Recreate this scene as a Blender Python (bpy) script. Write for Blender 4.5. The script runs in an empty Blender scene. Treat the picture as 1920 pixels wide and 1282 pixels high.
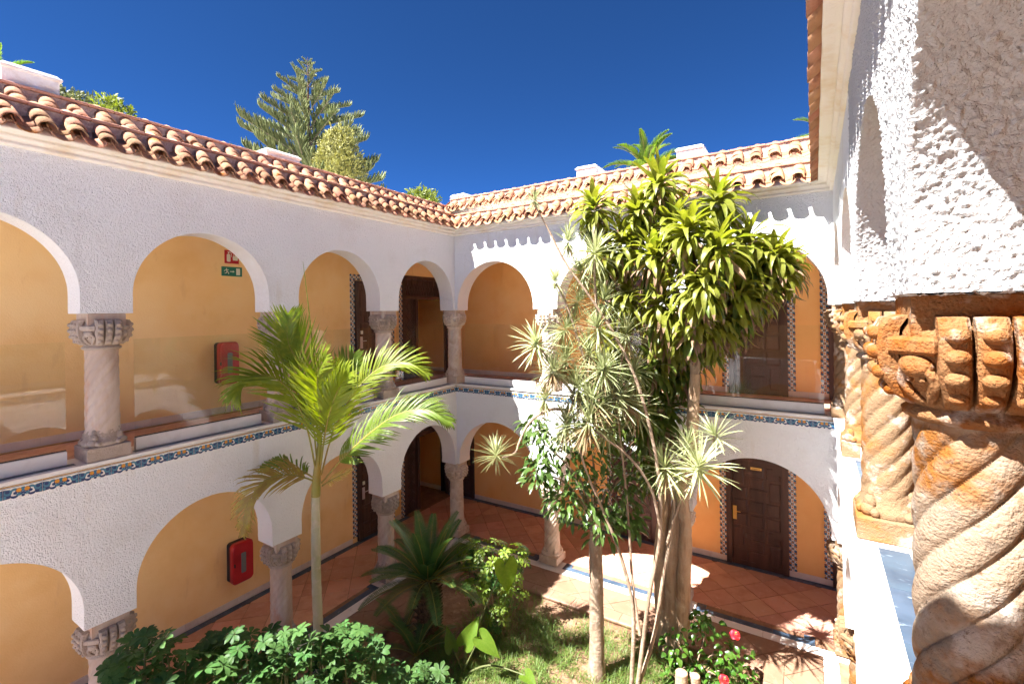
import bpy, bmesh, math, random
from mathutils import Vector, Matrix, Euler, noise
random.seed(7)
rnd = random.uniform
# ------------------------------------------------------------------ camera, sky, sun, exposure
SC = bpy.context.scene
COL = SC.collection
CAM = Vector((6.92604, -8.610435, 5.26446))
_a = math.radians(31.912); _r = math.radians(0.7591); FPX = 880.17; VY = 641 - 57.27
FW = Vector((-math.sin(_a), math.cos(_a), 0)); _R = Vector((math.cos(_a), math.sin(_a), 0)); _U = Vector((0, 0, 1))
RT = math.cos(_r)*_R - math.sin(_r)*_U; UPV = math.sin(_r)*_R + math.cos(_r)*_U
cd = bpy.data.cameras.new('camera'); cam = bpy.data.objects.new('camera', cd); COL.objects.link(cam)
cd.sensor_width = 36; cd.lens = FPX/1920*36; cd.shift_y = -57.27/1920; cd.clip_start = .05; cd.clip_end = 2000
cam.matrix_world = Matrix(((RT.x, UPV.x, -FW.x, CAM.x), (RT.y, UPV.y, -FW.y, CAM.y), (RT.z, UPV.z, -FW.z, CAM.z), (0, 0, 0, 1)))
SC.camera = cam
SUN = Vector((.345, .56, -1)).normalized()          # direction the light travels
W_ = bpy.data.worlds.new('World'); SC.world = W_; W_.use_nodes = True
_n = W_.node_tree.nodes; _l = W_.node_tree.links; _n.clear()
sky = _n.new('ShaderNodeTexSky'); sky.sky_type = 'NISHITA'; sky.sun_disc = False
sky.sun_elevation = math.asin(-SUN.z); sky.sun_rotation = math.atan2(-SUN.x, -SUN.y)
sky.air_density = .115; sky.dust_density = 0; sky.ozone_density = 10; sky.altitude = 0
bg = _n.new('ShaderNodeBackground'); bg.inputs['Strength'].default_value = .050
wo = _n.new('ShaderNodeOutputWorld'); _h = _n.new('ShaderNodeHueSaturation'); _h.inputs['Saturation'].default_value = 1.10; _l.new(sky.outputs[0], _h.inputs['Color']); _l.new(_h.outputs[0], bg.inputs[0]); _l.new(bg.outputs[0], wo.inputs[0])
sd = bpy.data.lights.new('sun', 'SUN'); sd.energy = 2.0; sd.angle = math.radians(.53); sd.color = (1, .98, .95)
sun = bpy.data.objects.new('sun', sd); COL.objects.link(sun); sun.rotation_euler = SUN.to_track_quat('-Z', 'Y').to_euler()
vs = SC.view_settings; vs.view_transform = 'Standard'; vs.look = 'None'; vs.exposure = 3.72; vs.gamma = 1
SC.cycles.max_bounces = 12; SC.cycles.diffuse_bounces = 11; SC.cycles.glossy_bounces = 3; SC.cycles.caustics_reflective = False; SC.cycles.caustics_refractive = False; SC.cycles.transparent_max_bounces = 16; SC.cycles.use_denoising = True; SC.cycles.use_light_tree = False

def ray(u, v): return FW + RT*((u-960)/FPX) - UPV*((v-VY)/FPX)
def at(u, v, Z): return CAM + ray(u, v)*Z              # a point of the place seen at (u,v) standing Z metres away
def depth(p): return (Vector(p)-CAM).dot(FW)

# ------------------------------------------------------------------ mesh helpers
class MB:
    def __init__(s): s.v = []; s.f = []; s.m = []; s.sm = []
    def add(s, vs, fs, m=0, smooth=False, M=None):
        o = len(s.v)
        s.v += [M @ Vector(p) for p in vs] if M is not None else [Vector(p) for p in vs]
        for f in fs: s.f.append([i+o for i in f]); s.m.append(m); s.sm.append(smooth)
    def box(s, lo, hi, m=0, M=None):
        x0, y0, z0 = lo; x1, y1, z1 = hi
        s.add([(x0,y0,z0),(x1,y0,z0),(x1,y1,z0),(x0,y1,z0),(x0,y0,z1),(x1,y0,z1),(x1,y1,z1),(x0,y1,z1)],
              [(0,3,2,1),(4,5,6,7),(0,1,5,4),(1,2,6,5),(2,3,7,6),(3,0,4,7)], m, False, M)
    def bbox(s, lo, hi, b, m=0, M=None):               # bevelled box: top chamfer
        x0, y0, z0 = lo; x1, y1, z1 = hi
        vs = []
        for z, d in ((z0, b), (z0+b, 0), (z1-b, 0), (z1, b)):
            vs += [(x0+d,y0+d,z),(x1-d,y0+d,z),(x1-d,y1-d,z),(x0+d,y1-d,z)]
        fs = [(3,2,1,0),(12,13,14,15)]
        for k in range(3):
            for i in range(4): j = (i+1) % 4; fs.append((k*4+i, k*4+j, k*4+4+j, k*4+4+i))
        s.add(vs, fs, m, False, M)
    def prism(s, poly, z0, z1, m=0, M=None, inset=0):
        n = len(poly); c = Vector((sum(p[0] for p in poly)/n, sum(p[1] for p in poly)/n))
        top = [c+(Vector(p)-c)*(1-inset) for p in poly]
        vs = [(p[0], p[1], z0) for p in poly]+[(p[0], p[1], z1) for p in top]
        s.add(vs, [tuple(range(n-1, -1, -1)), tuple(range(n, 2*n))]+[(i, (i+1) % n, n+(i+1) % n, n+i) for i in range(n)], m, False, M)
    def lathe(s, prof, n=24, m=0, M=None, smooth=True, cap=True):
        vs = []; fs = []
        for r, z in prof:
            for i in range(n): t = 2*math.pi*i/n; vs.append((r*math.cos(t), r*math.sin(t), z))
        for k in range(len(prof)-1):
            for i in range(n): j = (i+1) % n; fs.append((k*n+i, k*n+j, k*n+n+j, k*n+n+i))
        s.add(vs, fs, m, smooth, M)
        if cap: s.add(vs[:n], [tuple(range(n-1, -1, -1))], m, False, M); s.add(vs[-n:], [tuple(range(n))], m, False, M)
    def tube(s, pts, rad, n=8, m=0, M=None, cap=True, bump=0):
        pts = [Vector(p) for p in pts]; k = len(pts)
        if not isinstance(rad, (list, tuple)): rad = [rad]*k
        vs = []; fs = []; up = None
        for i, p in enumerate(pts):
            t = (pts[min(i+1, k-1)]-pts[max(i-1, 0)]).normalized()
            if up is None: up = Vector((0, 0, 1)) if abs(t.z) < .9 else Vector((1, 0, 0))
            a = t.cross(up).normalized(); b = a.cross(t).normalized(); up = b
            for j in range(n):
                q = 2*math.pi*j/n; d = a*math.cos(q)+b*math.sin(q)
                r = rad[i]
                if bump: r *= 1+bump*noise.noise(Vector((j*1.7, i*.8, p.x*3)))
                vs.append(p+d*r)
        for i in range(k-1):
            for j in range(n): q = (j+1) % n; fs.append((i*n+j, i*n+q, i*n+n+q, i*n+n+j))
        s.add(vs, fs, m, True, M)
        if cap: s.add(vs[:n], [tuple(range(n))], m, False, M); s.add(vs[-n:], [tuple(range(n-1, -1, -1))], m, False, M)
    def ball(s, c, r, n=8, m=0, sc=(1, 1, 1), M=None):
        h = max(4, n//2+1); vs = []; fs = []
        for k in range(h+1):
            p = math.pi*k/h
            for i in range(n): t = 2*math.pi*i/n; vs.append((c[0]+r*sc[0]*math.sin(p)*math.cos(t), c[1]+r*sc[1]*math.sin(p)*math.sin(t), c[2]+r*sc[2]*math.cos(p)))
        for k in range(h):
            for i in range(n): j = (i+1) % n; fs.append((k*n+i, k*n+n+i, k*n+n+j, k*n+j))
        s.add(vs, fs, m, True, M)
    def mesh(s, name, mats):
        me = bpy.data.meshes.new(name); me.from_pydata([tuple(v) for v in s.v], [], s.f)
        for mt in (mats if isinstance(mats, (list, tuple)) else [mats]): me.materials.append(mt)
        me.polygons.foreach_set('material_index', s.m); me.polygons.foreach_set('use_smooth', s.sm)
        me.update(); return me
    def build(s, name, mats, parent=None): return link(name, s.mesh(name, mats), parent)
def link(name, me, parent=None, loc=None, rz=None):
    o = bpy.data.objects.new(name, me); COL.objects.link(o)
    if parent is not None: o.parent = parent
    if loc is not None: o.location = loc
    if rz is not None: o.rotation_euler = (0, 0, rz)
    return o
def tag(o, label=None, cat=None, group=None, kind=None):
    if label and not kind: kind = 'thing'
    if label: o['label'] = label
    if cat: o['category'] = cat
    if group: o['group'] = group
    if kind: o['kind'] = kind
    return o
def empty(name, loc, label, cat, group=None, rz=0):
    o = bpy.data.objects.new(name, None); COL.objects.link(o); o.location = loc; o.rotation_euler = (0, 0, rz); o.empty_display_size = .1
    return tag(o, label, cat, group)
ORD = ['first', 'second', 'third', 'fourth', 'fifth', 'sixth']

# ------------------------------------------------------------------ materials
def mat(name, base, rough=.8, var=None, vscale=4, bump=None, rand=0, spec=.3, extra=None, metal=0, transl=0, coords='Object'):
    """var: list of (colour, scale, lo, hi) stains; bump: list of (scale, strength, detail)"""
    m = bpy.data.materials.new(name); m.use_nodes = True
    N = m.node_tree.nodes; L = m.node_tree.links; b = N['Principled BSDF']
    b.inputs['Roughness'].default_value = rough; b.inputs['Specular IOR Level'].default_value = spec; b.inputs['Metallic'].default_value = metal
    g = N.new('ShaderNodeNewGeometry'); tc = N.new('ShaderNodeTexCoord')
    pos = g.outputs['Position'] if coords == 'World' else tc.outputs['Object']
    col = N.new('ShaderNodeRGB'); col.outputs[0].default_value = (*base, 1); cur = col.outputs[0]
    oi = None
    if rand:
        oi = N.new('ShaderNodeObjectInfo')
        hs = N.new('ShaderNodeHueSaturation'); mr = N.new('ShaderNodeMapRange')
        mr.inputs[3].default_value = 1-rand; mr.inputs[4].default_value = 1+rand
        L.new(oi.outputs['Random'], mr.inputs[0]); L.new(mr.outputs[0], hs.inputs['Value'])
        m2 = N.new('ShaderNodeMath'); m2.operation = 'MULTIPLY'; m2.inputs[1].default_value = 7.31; L.new(oi.outputs['Random'], m2.inputs[0])
        m3 = N.new('ShaderNodeMath'); m3.operation = 'FRACT'; L.new(m2.outputs[0], m3.inputs[0])
        mh = N.new('ShaderNodeMapRange'); mh.inputs[3].default_value = .5-rand*.05; mh.inputs[4].default_value = .5+rand*.05
        L.new(m3.outputs[0], mh.inputs[0]); L.new(mh.outputs[0], hs.inputs['Hue'])
        L.new(cur, hs.inputs['Color']); cur = hs.outputs[0]
    for (c2, sc2, lo, hi, *rest) in (var or []):
        t = N.new('ShaderNodeTexNoise'); t.inputs['Scale'].default_value = sc2; t.inputs['Detail'].default_value = 4; t.inputs['Roughness'].default_value = .6
        src = pos
        if rest:                                        # anisotropic
            mp = N.new('ShaderNodeMapping'); mp.inputs['Scale'].default_value = rest[0]; L.new(pos, mp.inputs[0]); src = mp.outputs[0]
        if oi is not None:
            ad = N.new('ShaderNodeVectorMath'); ad.operation = 'ADD'; L.new(src, ad.inputs[0]); L.new(oi.outputs['Location'], ad.inputs[1]); src = ad.outputs[0]
        L.new(src, t.inputs['Vector'])
        mr = N.new('ShaderNodeMapRange'); mr.inputs[1].default_value = lo; mr.inputs[2].default_value = hi; L.new(t.outputs[0], mr.inputs[0])
        mx = N.new('ShaderNodeMix'); mx.data_type = 'RGBA'; L.new(mr.outputs[0], mx.inputs['Factor']); L.new(cur, mx.inputs['A']); mx.inputs['B'].default_value = (*c2, 1)
        cur = mx.outputs['Result']
    L.new(cur, b.inputs['Base Color'])
    prev = None
    for (sc2, st, kind) in (bump or []):
        if kind == 'v':
            t = N.new('ShaderNodeTexVoronoi'); t.feature = 'SMOOTH_F1'; t.inputs['Scale'].default_value = sc2; t.inputs['Smoothness'].default_value = .6; out = t.outputs['Distance']
        else:
            t = N.new('ShaderNodeTexNoise'); t.inputs['Scale'].default_value = sc2; t.inputs['Detail'].default_value = kind; out = t.outputs[0]
        L.new(pos, t.inputs['Vector'])
        bp = N.new('ShaderNodeBump'); bp.inputs['Strength'].default_value = 1; bp.inputs['Distance'].default_value = st
        L.new(out, bp.inputs['Height'])
        if prev: L.new(prev, bp.inputs['Normal'])
        prev = bp.outputs[0]
    if prev: L.new(prev, b.inputs['Normal'])
    if transl:
        tr = N.new('ShaderNodeBsdfTranslucent'); L.new(cur, tr.inputs[0])
        hs = N.new('ShaderNodeHueSaturation'); hs.inputs['Value'].default_value = 1.7; hs.inputs['Saturation'].default_value = 1.1; L.new(cur, hs.inputs['Color']); L.new(hs.outputs[0], tr.inputs[0])
        mx = N.new('ShaderNodeMixShader'); mx.inputs[0].default_value = transl
        L.new(b.outputs[0], mx.inputs[1]); L.new(tr.outputs[0], mx.inputs[2]); L.new(mx.outputs[0], N['Material Output'].inputs[0])
    return m
M = {}
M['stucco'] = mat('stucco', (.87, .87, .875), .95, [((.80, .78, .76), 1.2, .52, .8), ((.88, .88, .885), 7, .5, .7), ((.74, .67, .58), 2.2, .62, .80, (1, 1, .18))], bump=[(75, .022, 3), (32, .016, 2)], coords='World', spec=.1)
M['stucco_near_dimmed'] = mat('stucco_near_dimmed', (.45, .45, .455), .95, [((.40, .38, .37), 1.2, .52, .8)], bump=[(70, .008, 3), (190, .004, 3)], coords='World', spec=.1)  # darker copy of the white stucco, colour lowered to offset the strong sun
M['cornice'] = mat('cornice', (.86, .81, .74), .9, [((.76, .64, .48), 3, .5, .75)], bump=[(40, .006, 3)], coords='World', spec=.1)
M['ochre'] = mat('ochre', (.90, .61, .28), .9, [((.84, .53, .22), 1.5, .45, .75), ((.92, .69, .38), .6, .48, .75), ((.78, .50, .24), 5, .62, .8, (1, 1, .3))], bump=[(70, .003, 3)], coords='World', spec=.15)
M['orange'] = mat('orange', (.90, .52, .19), .9, [((.85, .45, .15), 1.5, .45, .75), ((.91, .60, .27), .6, .48, .75), ((.78, .42, .16), 5, .62, .8, (1, 1, .3))], bump=[(70, .003, 3)], coords='World', spec=.15)
M['ceiling'] = mat('ceiling', (.86, .82, .76), .9, bump=[(50, .003, 3)], coords='World')
M['terracotta'] = mat('terracotta', (.54, .285, .195), .6, [((.42, .19, .12), 3, .5, .8), ((.58, .36, .27), 9, .55, .8)], bump=[(30, .002, 3)], rand=.16, spec=.35)
M['paver'] = mat('paver', (.255, .150, .097), .6, [((.20, .11, .066), 3, .5, .8), ((.31, .205, .14), 8, .55, .8)], bump=[(30, .002, 3)], rand=.13)
M['grout'] = mat('grout', (.30, .17, .10), .9, [((.2, .1, .06), 6, .4, .7)], coords='World')
M['white_marble'] = mat('white_marble', (.74, .71, .68), .35, [((.66, .62, .58), 5, .55, .75)], rand=.04, spec=.4)
M['blue_marble'] = mat('blue_marble', (.065, .10, .145), .35, [((.035, .055, .085), 5, .4, .65), ((.24, .30, .36), 9, .62, .72, (1, 3, 1))], rand=.15, spec=.4)
M['skirting'] = mat('skirting', (.74, .62, .53), .5, [((.62, .47, .38), 5, .5, .8)], rand=.05)
M['stone_pale'] = mat('stone_pale', (.62, .51, .41), .8, [((.46, .33, .23), 4, .48, .72), ((.72, .64, .56), 7, .52, .7), ((.34, .25, .19), 14, .62, .75)], bump=[(45, .006, 5)], coords='World', spec=.2)
M['stone_grey'] = mat('stone_grey', (.40, .32, .265), .85, [((.26, .21, .17), 6, .45, .7), ((.50, .41, .34), 12, .52, .7)], bump=[(60, .008, 5)], coords='World', spec=.15)
M['stone_pink'] = mat('stone_pink', (.45, .34, .27), .6, [((.60, .50, .43), 3, .45, .65, (1, 1, .35)), ((.50, .28, .18), 5, .56, .72, (1, 1, .3))], bump=[(40, .003, 4)], coords='World', spec=.3)
M['stone_sand'] = mat('stone_sand', (.23, .145, .082), .85, [((.28, .12, .035), 3.5, .50, .64), ((.42, .34, .27), 5, .54, .66), ((.18, .10, .06), 20, .62, .74)], bump=[(36, .010, 6), (110, .007, 4)], coords='World', spec=.05)
M['stone_hero'] = mat('stone_hero', (.27, .195, .135), .95, [((.21, .082, .02), 2.6, .50, .62), ((.36, .305, .255), 4, .52, .64), ((.13, .075, .045), 30, .60, .70), ((.20, .15, .11), 12, .52, .66)], bump=[(40, .008, 6), (110, .008, 4)], coords='World', spec=.04)
M['stone_rust'] = mat('stone_rust', (.235, .118, .052), .85, [((.24, .072, .012), 5, .44, .60), ((.38, .31, .25), 8, .57, .70), ((.15, .06, .025), 18, .62, .74)], bump=[(40, .010, 6), (110, .009, 4)], coords='World', spec=.04)
M['roof_tile'] = mat('roof_tile', (.40, .195, .105), .85, [((.46, .27, .165), 4, .48, .75), ((.20, .085, .055), 9, .56, .74), ((.40, .13, .015), 3.3, .64, .72)], bump=[(50, .006, 4)], rand=.28)
M['cap_tile'] = mat('cap_tile', (.48, .24, .16), .85, [((.54, .33, .24), 6, .5, .75), ((.42, .15, .02), 3.5, .62, .7), ((.22, .10, .07), 14, .6, .75)], bump=[(60, .004, 4)], rand=.15)
M['mortar'] = mat('mortar', (.52, .38, .30), .95, [((.34, .23, .18), 7, .42, .65), ((.58, .45, .37), 22, .55, .7)], bump=[(60, .012, 5)], coords='World')
M['white_render'] = mat('white_render', (.74, .71, .67), .9, [((.62, .52, .42), 5, .5, .72)], bump=[(30, .01, 4)], coords='World')
M['wood'] = mat('wood', (.085, .042, .03), .42, [((.045, .022, .016), 5, .4, .7, (1, 1, .12)), ((.12, .06, .042), 9, .55, .75, (1, 1, .1))], bump=[(40, .002, 3)], rand=.12, spec=.4)
M['brown_wall'] = mat('brown_wall', (.70, .46, .26), .9, coords='World')
M['brass'] = mat('brass', (.75, .48, .14), .35, metal=.9)
M['steel'] = mat('steel', (.7, .7, .7), .3, metal=.9)
M['red_box'] = mat('red_box', (.42, .012, .02), .35, [((.30, .01, .015), 4, .5, .7)], spec=.5)
M['black'] = mat('black', (.02, .02, .022), .5)
M['grey_pane'] = mat('grey_pane', (.16, .17, .17), .15, spec=.6)
M['glaze'] = mat('glaze', (.78, .76, .70), .25, rand=.04, spec=.5)
M['g_navy'] = mat('g_navy', (.022, .045, .13), .25, spec=.5)
M['g_teal'] = mat('g_teal', (.06, .19, .28), .25, spec=.5)
M['g_orange'] = mat('g_orange', (.62, .27, .035), .25, spec=.5)
M['g_gold'] = mat('g_gold', (.45, .25, .05), .3, spec=.5)
M['sign_red'] = mat('sign_red', (.45, .015, .03), .4)
M['sign_green'] = mat('sign_green', (.015, .17, .12), .4)
M['sign_white'] = mat('sign_white', (.75, .76, .66), .4)
M['soil'] = mat('soil', (.24, .14, .085), .95, [((.15, .085, .05), 2.5, .4, .7), ((.32, .21, .135), 9, .5, .75)], bump=[(20, .03, 6), (90, .008, 4)], coords='World')
M['bounce_ground'] = mat('bounce_ground', (.50, .49, .48), .95, [((.42, .40, .38), .2, .4, .6)], coords='World')  # unseen outer ground, made pale to bounce light into the left arcade
def glass():
    m = bpy.data.materials.new('pane_glass'); m.use_nodes = True; N = m.node_tree.nodes; L = m.node_tree.links; N.clear()
    o = N.new('ShaderNodeOutputMaterial'); t = N.new('ShaderNodeBsdfTransparent'); t.inputs[0].default_value = (.97, .985, .975, 1)
    g = N.new('ShaderNodeBsdfGlossy'); g.inputs['Roughness'].default_value = 0; g.inputs[0].default_value = (.95, .95, .95, 1)
    f = N.new('ShaderNodeFresnel'); f.inputs[0].default_value = 1.52; x = N.new('ShaderNodeMixShader')
    ge = N.new('ShaderNodeNewGeometry'); sb_ = N.new('ShaderNodeMath'); sb_.operation = 'SUBTRACT'; sb_.inputs[0].default_value = 1; L.new(ge.outputs['Backfacing'], sb_.inputs[1]); mu = N.new('ShaderNodeMath'); mu.operation = 'MULTIPLY'; L.new(f.outputs[0], mu.inputs[0]); L.new(sb_.outputs[0], mu.inputs[1]); m2 = N.new('ShaderNodeMath'); m2.operation = 'MULTIPLY'; m2.inputs[1].default_value = 1.25; m2.use_clamp = True; L.new(mu.outputs[0], m2.inputs[0]); L.new(m2.outputs[0], x.inputs[0]); L.new(t.outputs[0], x.inputs[1]); L.new(g.outputs[0], x.inputs[2]); L.new(x.outputs[0], o.inputs[0]); return m
M['glass'] = glass()

# ------------------------------------------------------------------ measures of the patio (metres, z = 0 on the ground gallery floor)
WID = 7.311; ZU = 5.305; ZLO = 1.728; RISE = 1.077; TH = .393; ZC = 7.06; ZB = 3.413; ZLED = 3.60; ZF = 3.52
class Wing:
    def __init__(s, name, O, a, n, e, p, w, bays, depth_):
        s.name = name; s.O = Vector((*O, 0)); s.a = Vector((*a, 0)).normalized(); s.n = Vector((*n, 0)).normalized()
        s.e = e; s.p = p; s.w = w; s.bays = bays; s.len = 2*e+bays*p-w; s.dep = depth_
        s.rz = math.atan2(s.n.y, s.n.x)-math.pi/2
    def P(s, t, n, z): return s.O+s.a*t+s.n*n+Vector((0, 0, z))
    def openings(s): return [(s.e+k*s.p, s.e+(k+1)*s.p-s.w) for k in range(s.bays)]
    def piers(s): return [s.e+k*s.p-s.w/2 for k in range(1, s.bays)]
LW = Wing('left', (0, 0), (0, -1), (1, 0), .0755, 2.206, .491, 4, 1.92)
BW = Wing('back', (0, 0), (1, 0), (0, -1), .069, 2.579, .563, 3, 2.08)
RW = Wing('right', (WID, 0), (-.0153, -1), (-1, .0153), .0755, 2.206, .491, 4, 1.95)
NW = Wing('near', (5.158, -8.484), (1, 0), (0, 1), .069, 2.579, .563, 1, 1.95)
WPH = {'left': 'the shaded left side', 'back': 'the far side', 'right': 'the sunlit right side', 'near': 'the near side'}

def arcade_mesh(w, near=False):
    mb = MB()
    def lump(p, dense):
        if dense:
            d = abs(noise.noise(p*58))*.015+noise.noise(p*105)*.004+noise.noise(p*24)*.003+noise.noise(p*6)*.003
            return d
        return noise.noise(p*14)*.004+noise.noise(p*30)*.003
    def put(rows, dirs, dense, mi):
        """rows: list of lists of points -> displaced grid"""
        nr = len(rows); nc = len(rows[0]); vs = []
        for i in range(nr):
            for j in range(nc):
                p = rows[i][j]; d = dirs(i, j); vs.append(p+d*lump(p, dense))
        mb.add(vs, [(i*nc+j, i*nc+j+1, (i+1)*nc+j+1, (i+1)*nc+j) for i in range(nr-1) for j in range(nc-1)], mi, True)
    for lev, (zs, zt) in enumerate(((ZLO, ZB), (ZU, ZC+.02))):
        spans = []; ops = w.openings(); prev = 0
        for (a, b) in ops: spans.append(('p', prev, a)); spans.append(('o', a, b)); prev = b
        spans.append(('p', prev, w.len))
        for kind, a, b in spans:
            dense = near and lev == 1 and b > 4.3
            step = (.0065 if b > 6.1 else .011) if dense else .045
            r = (b-a)/2 if kind == 'o' else 0
            stilt = RISE-((w.p-w.w)/2)
            n2 = max(4, int((zt-zs-stilt)/(step*1.1)))
            for side in (0, -TH):
                dn = w.n if side == 0 else -w.n
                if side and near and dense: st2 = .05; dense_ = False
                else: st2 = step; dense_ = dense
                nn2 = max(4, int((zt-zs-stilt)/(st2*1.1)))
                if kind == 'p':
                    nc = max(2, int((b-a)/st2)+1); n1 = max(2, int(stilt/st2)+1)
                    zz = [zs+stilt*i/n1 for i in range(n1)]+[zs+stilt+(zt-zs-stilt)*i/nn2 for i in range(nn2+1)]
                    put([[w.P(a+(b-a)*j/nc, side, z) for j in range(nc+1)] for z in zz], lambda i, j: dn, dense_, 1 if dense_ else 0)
                else:
                    nc = max(16, int(math.pi*r/st2)); rows = []
                    for i in range(nn2+1):
                        row = []
                        for j in range(nc+1):
                            th = math.pi*j/nc; s_ = a+r-r*math.cos(th); zb = zs+stilt+r*math.sin(th)*(RISE-stilt)/r
                            row.append(w.P(s_, side, zb+(zt-zb)*i/nn2))
                        rows.append(row)
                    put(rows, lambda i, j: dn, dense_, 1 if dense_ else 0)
            if kind == 'o':                              # the underside of the arch
                dn_ = near and lev == 1 and b > 4.3
                st2 = (.0065 if b > 6.1 else .011) if dn_ else .045
                nst = max(2, int(stilt/st2)+1); nc = max(16, int(math.pi*r/st2)); nd = max(3, int(TH/st2)); curve = []
                for i in range(nst): curve.append((a, zs+stilt*i/nst, 1, 0))
                for j in range(nc+1):
                    th = math.pi*j/nc; curve.append((a+r-r*math.cos(th), zs+stilt+r*math.sin(th)*(RISE-stilt)/r, math.cos(th), -math.sin(th)))
                for i in range(nst): curve.append((b, zs+stilt-stilt*(i+1)/nst, -1, 0))
                rows = [[w.P(c[0], -TH*k/nd, c[1]) for k in range(nd+1)] for c in curve]
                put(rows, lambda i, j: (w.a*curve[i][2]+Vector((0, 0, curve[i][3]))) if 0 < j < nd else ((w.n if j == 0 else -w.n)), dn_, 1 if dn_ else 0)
            else:
                st2 = (.0065 if b > 6.1 else .011) if dense else .045
                nc = max(2, int((b-a)/st2)+1); nd = max(3, int(TH/st2))
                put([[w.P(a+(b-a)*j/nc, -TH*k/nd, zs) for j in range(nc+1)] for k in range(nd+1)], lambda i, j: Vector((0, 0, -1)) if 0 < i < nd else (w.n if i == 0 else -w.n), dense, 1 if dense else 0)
    # slab edge between the two storeys and the cornice backing
    def sbox(t0, t1, n0, n1, z0, z1, m=0): mb.add([w.P(t, n, z) for z in (z0, z1) for n in (n0, n1) for t in (t0, t1)], [(0,1,3,2),(4,6,7,5),(0,4,5,1),(2,3,7,6),(0,2,6,4),(1,5,7,3)], m)
    sbox(0, w.len, -TH, -.002, ZB+.001, ZLED-.035)
    return mb

def wbox(mb, w, t0, t1, n0, n1, z0, z1, m=0):
    mb.add([w.P(t, n, z) for z in (z0, z1) for n in (n0, n1) for t in (t0, t1)], [(0,1,3,2),(4,6,7,5),(0,4,5,1),(2,3,7,6),(0,2,6,4),(1,5,7,3)], m)

# painted border tile, 0.29 x 0.13, x along the wall, y outward, z up; shared by every band tile
def border_tile(wd, h):
    mb = MB(); g = .0015
    mb.box((-wd/2+g, -.012, -h/2+g), (wd/2-g, 0, h/2-g), 0)
    lift = [.0005]
    def disc(cx, cz, r, m, n=10, sx=1, sz=1):
        lift[0] += .00012; y = lift[0]
        mb.add([(cx+r*sx*math.cos(2*math.pi*i/n), y, cz+r*sz*math.sin(2*math.pi*i/n)) for i in range(n)], [tuple(range(n))], m)
    def poly(pts, m):
        lift[0] += .00012; y = lift[0]; mb.add([(p[0], y, p[1]) for p in pts], [tuple(range(len(pts)))], m)
    k = h/.13
    def arc(cx, cz, r0, r1, a0, a1, m, n=7):
        lift[0] += .00012; y = lift[0]; vs = []
        for i in range(n+1):
            t = a0+(a1-a0)*i/n; q = 1-.6*abs(i/n-.5)*2
            rm = (r0+r1)/2; hw = (r1-r0)/2*q
            vs += [(cx+(rm-hw)*math.cos(t), y, cz+(rm-hw)*math.sin(t)), (cx+(rm+hw)*math.cos(t), y, cz+(rm+hw)*math.sin(t))]
        mb.add(vs, [(2*i, 2*i+1, 2*i+3, 2*i+2) for i in range(n)], m)
    mb2 = h/2
    poly([(-wd/2+g, mb2-g), (wd/2-g, mb2-g), (wd/2-g, mb2-.012*k), (-wd/2+g, mb2-.012*k)], 4)
    poly([(-wd/2+g, mb2-.014*k), (wd/2-g, mb2-.014*k), (wd/2-g, mb2-.02*k), (-wd/2+g, mb2-.02*k)], 1)
    zc = -.012*k
    for s in (-1, 1):                                    # palmette halves at the tile ends, flowers in the middle
        e = s*wd/2
        poly([(e-s*g, zc+.046*k), (e-s*.05, zc+.040*k), (e-s*.062, zc+.005*k), (e-s*.05, zc-.045*k), (e-s*g, zc-.05*k)], 1)
        disc(e-s*.036, zc+.012*k, .030*k, 2); disc(e-s*.032, zc+.02*k, .017*k, 1); disc(e-s*.014, zc-.03*k, .013*k, 2, 8, .8, 1.3)
        arc(e-s*.085, zc+.006*k, .016*k, .042*k, math.pi/2-s*1.6, math.pi/2+s*1.3, 2); arc(e-s*.080, zc-.012*k, .018*k, .044*k, -math.pi/2-1.3, -math.pi/2+1.3, 1)
        disc(e-s*.088, zc-.004*k, .015*k, 1, 8)
        disc(s*.030, zc+.016*k, .027*k, 1, 8); disc(s*.030, zc+.018*k, .021*k, 3, 8)
        disc(s*.026, zc-.022*k, .020*k, 2, 8, 1.3, .7)
    arc(0, zc-.028*k, .010*k, .028*k, .2, math.pi-.2, 1); disc(0, zc-.040*k, .013*k, 1, 8)
    poly([(-.014, zc+.045*k), (.014, zc+.045*k), (.008, zc), (-.008, zc)], 2)
    return mb.mesh('border_tile', [M['glaze'], M['g_navy'], M['g_teal'], M['g_orange'], M['g_gold']])
ME_BAND = border_tile(.29, .134)
def square_tile(d):
    mb = MB(); g = .0012; mb.box((-d/2+g, -.012, -d/2+g), (d/2-g, 0, d/2-g), 0)
    y = [.0006]
    def disc(cx, cz, r, m, n=10, rot=0):
        y[0] += .00012; mb.add([(cx+r*math.cos(rot+2*math.pi*i/n), y[0], cz+r*math.sin(rot+2*math.pi*i/n)) for i in range(n)], [tuple(range(n))], m)
    def star(r0, r1, n, m, rot=0):
        y[0] += .00012; mb.add([((r0 if i % 2 else r1)*math.cos(rot+math.pi*i/n), y[0], (r0 if i % 2 else r1)*math.sin(rot+math.pi*i/n)) for i in range(2*n)]+[(0, y[0], 0)], [(i, (i+1) % (2*n), 2*n) for i in range(2*n)], m)
    for sx in (-1, 1):
        for sz in (-1, 1): disc(sx*d*.36, sz*d*.36, d*.21, 1, 8); disc(sx*d*.34, sz*d*.34, d*.12, 2 if sx*sz > 0 else 3, 6)
        disc(sx*d*.44, 0, d*.10, 3, 6); disc(0, sx*d*.44, d*.10, 3, 6)
    star(d*.13, d*.40, 4, 2, math.pi/4); star(d*.10, d*.30, 4, 1, 0); disc(0, 0, d*.10, 3, 8)
    return mb.mesh('square_tile', [M['glaze'], M['g_navy'], M['g_teal'], M['g_orange']])
ME_SQ = square_tile(.125)

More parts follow.
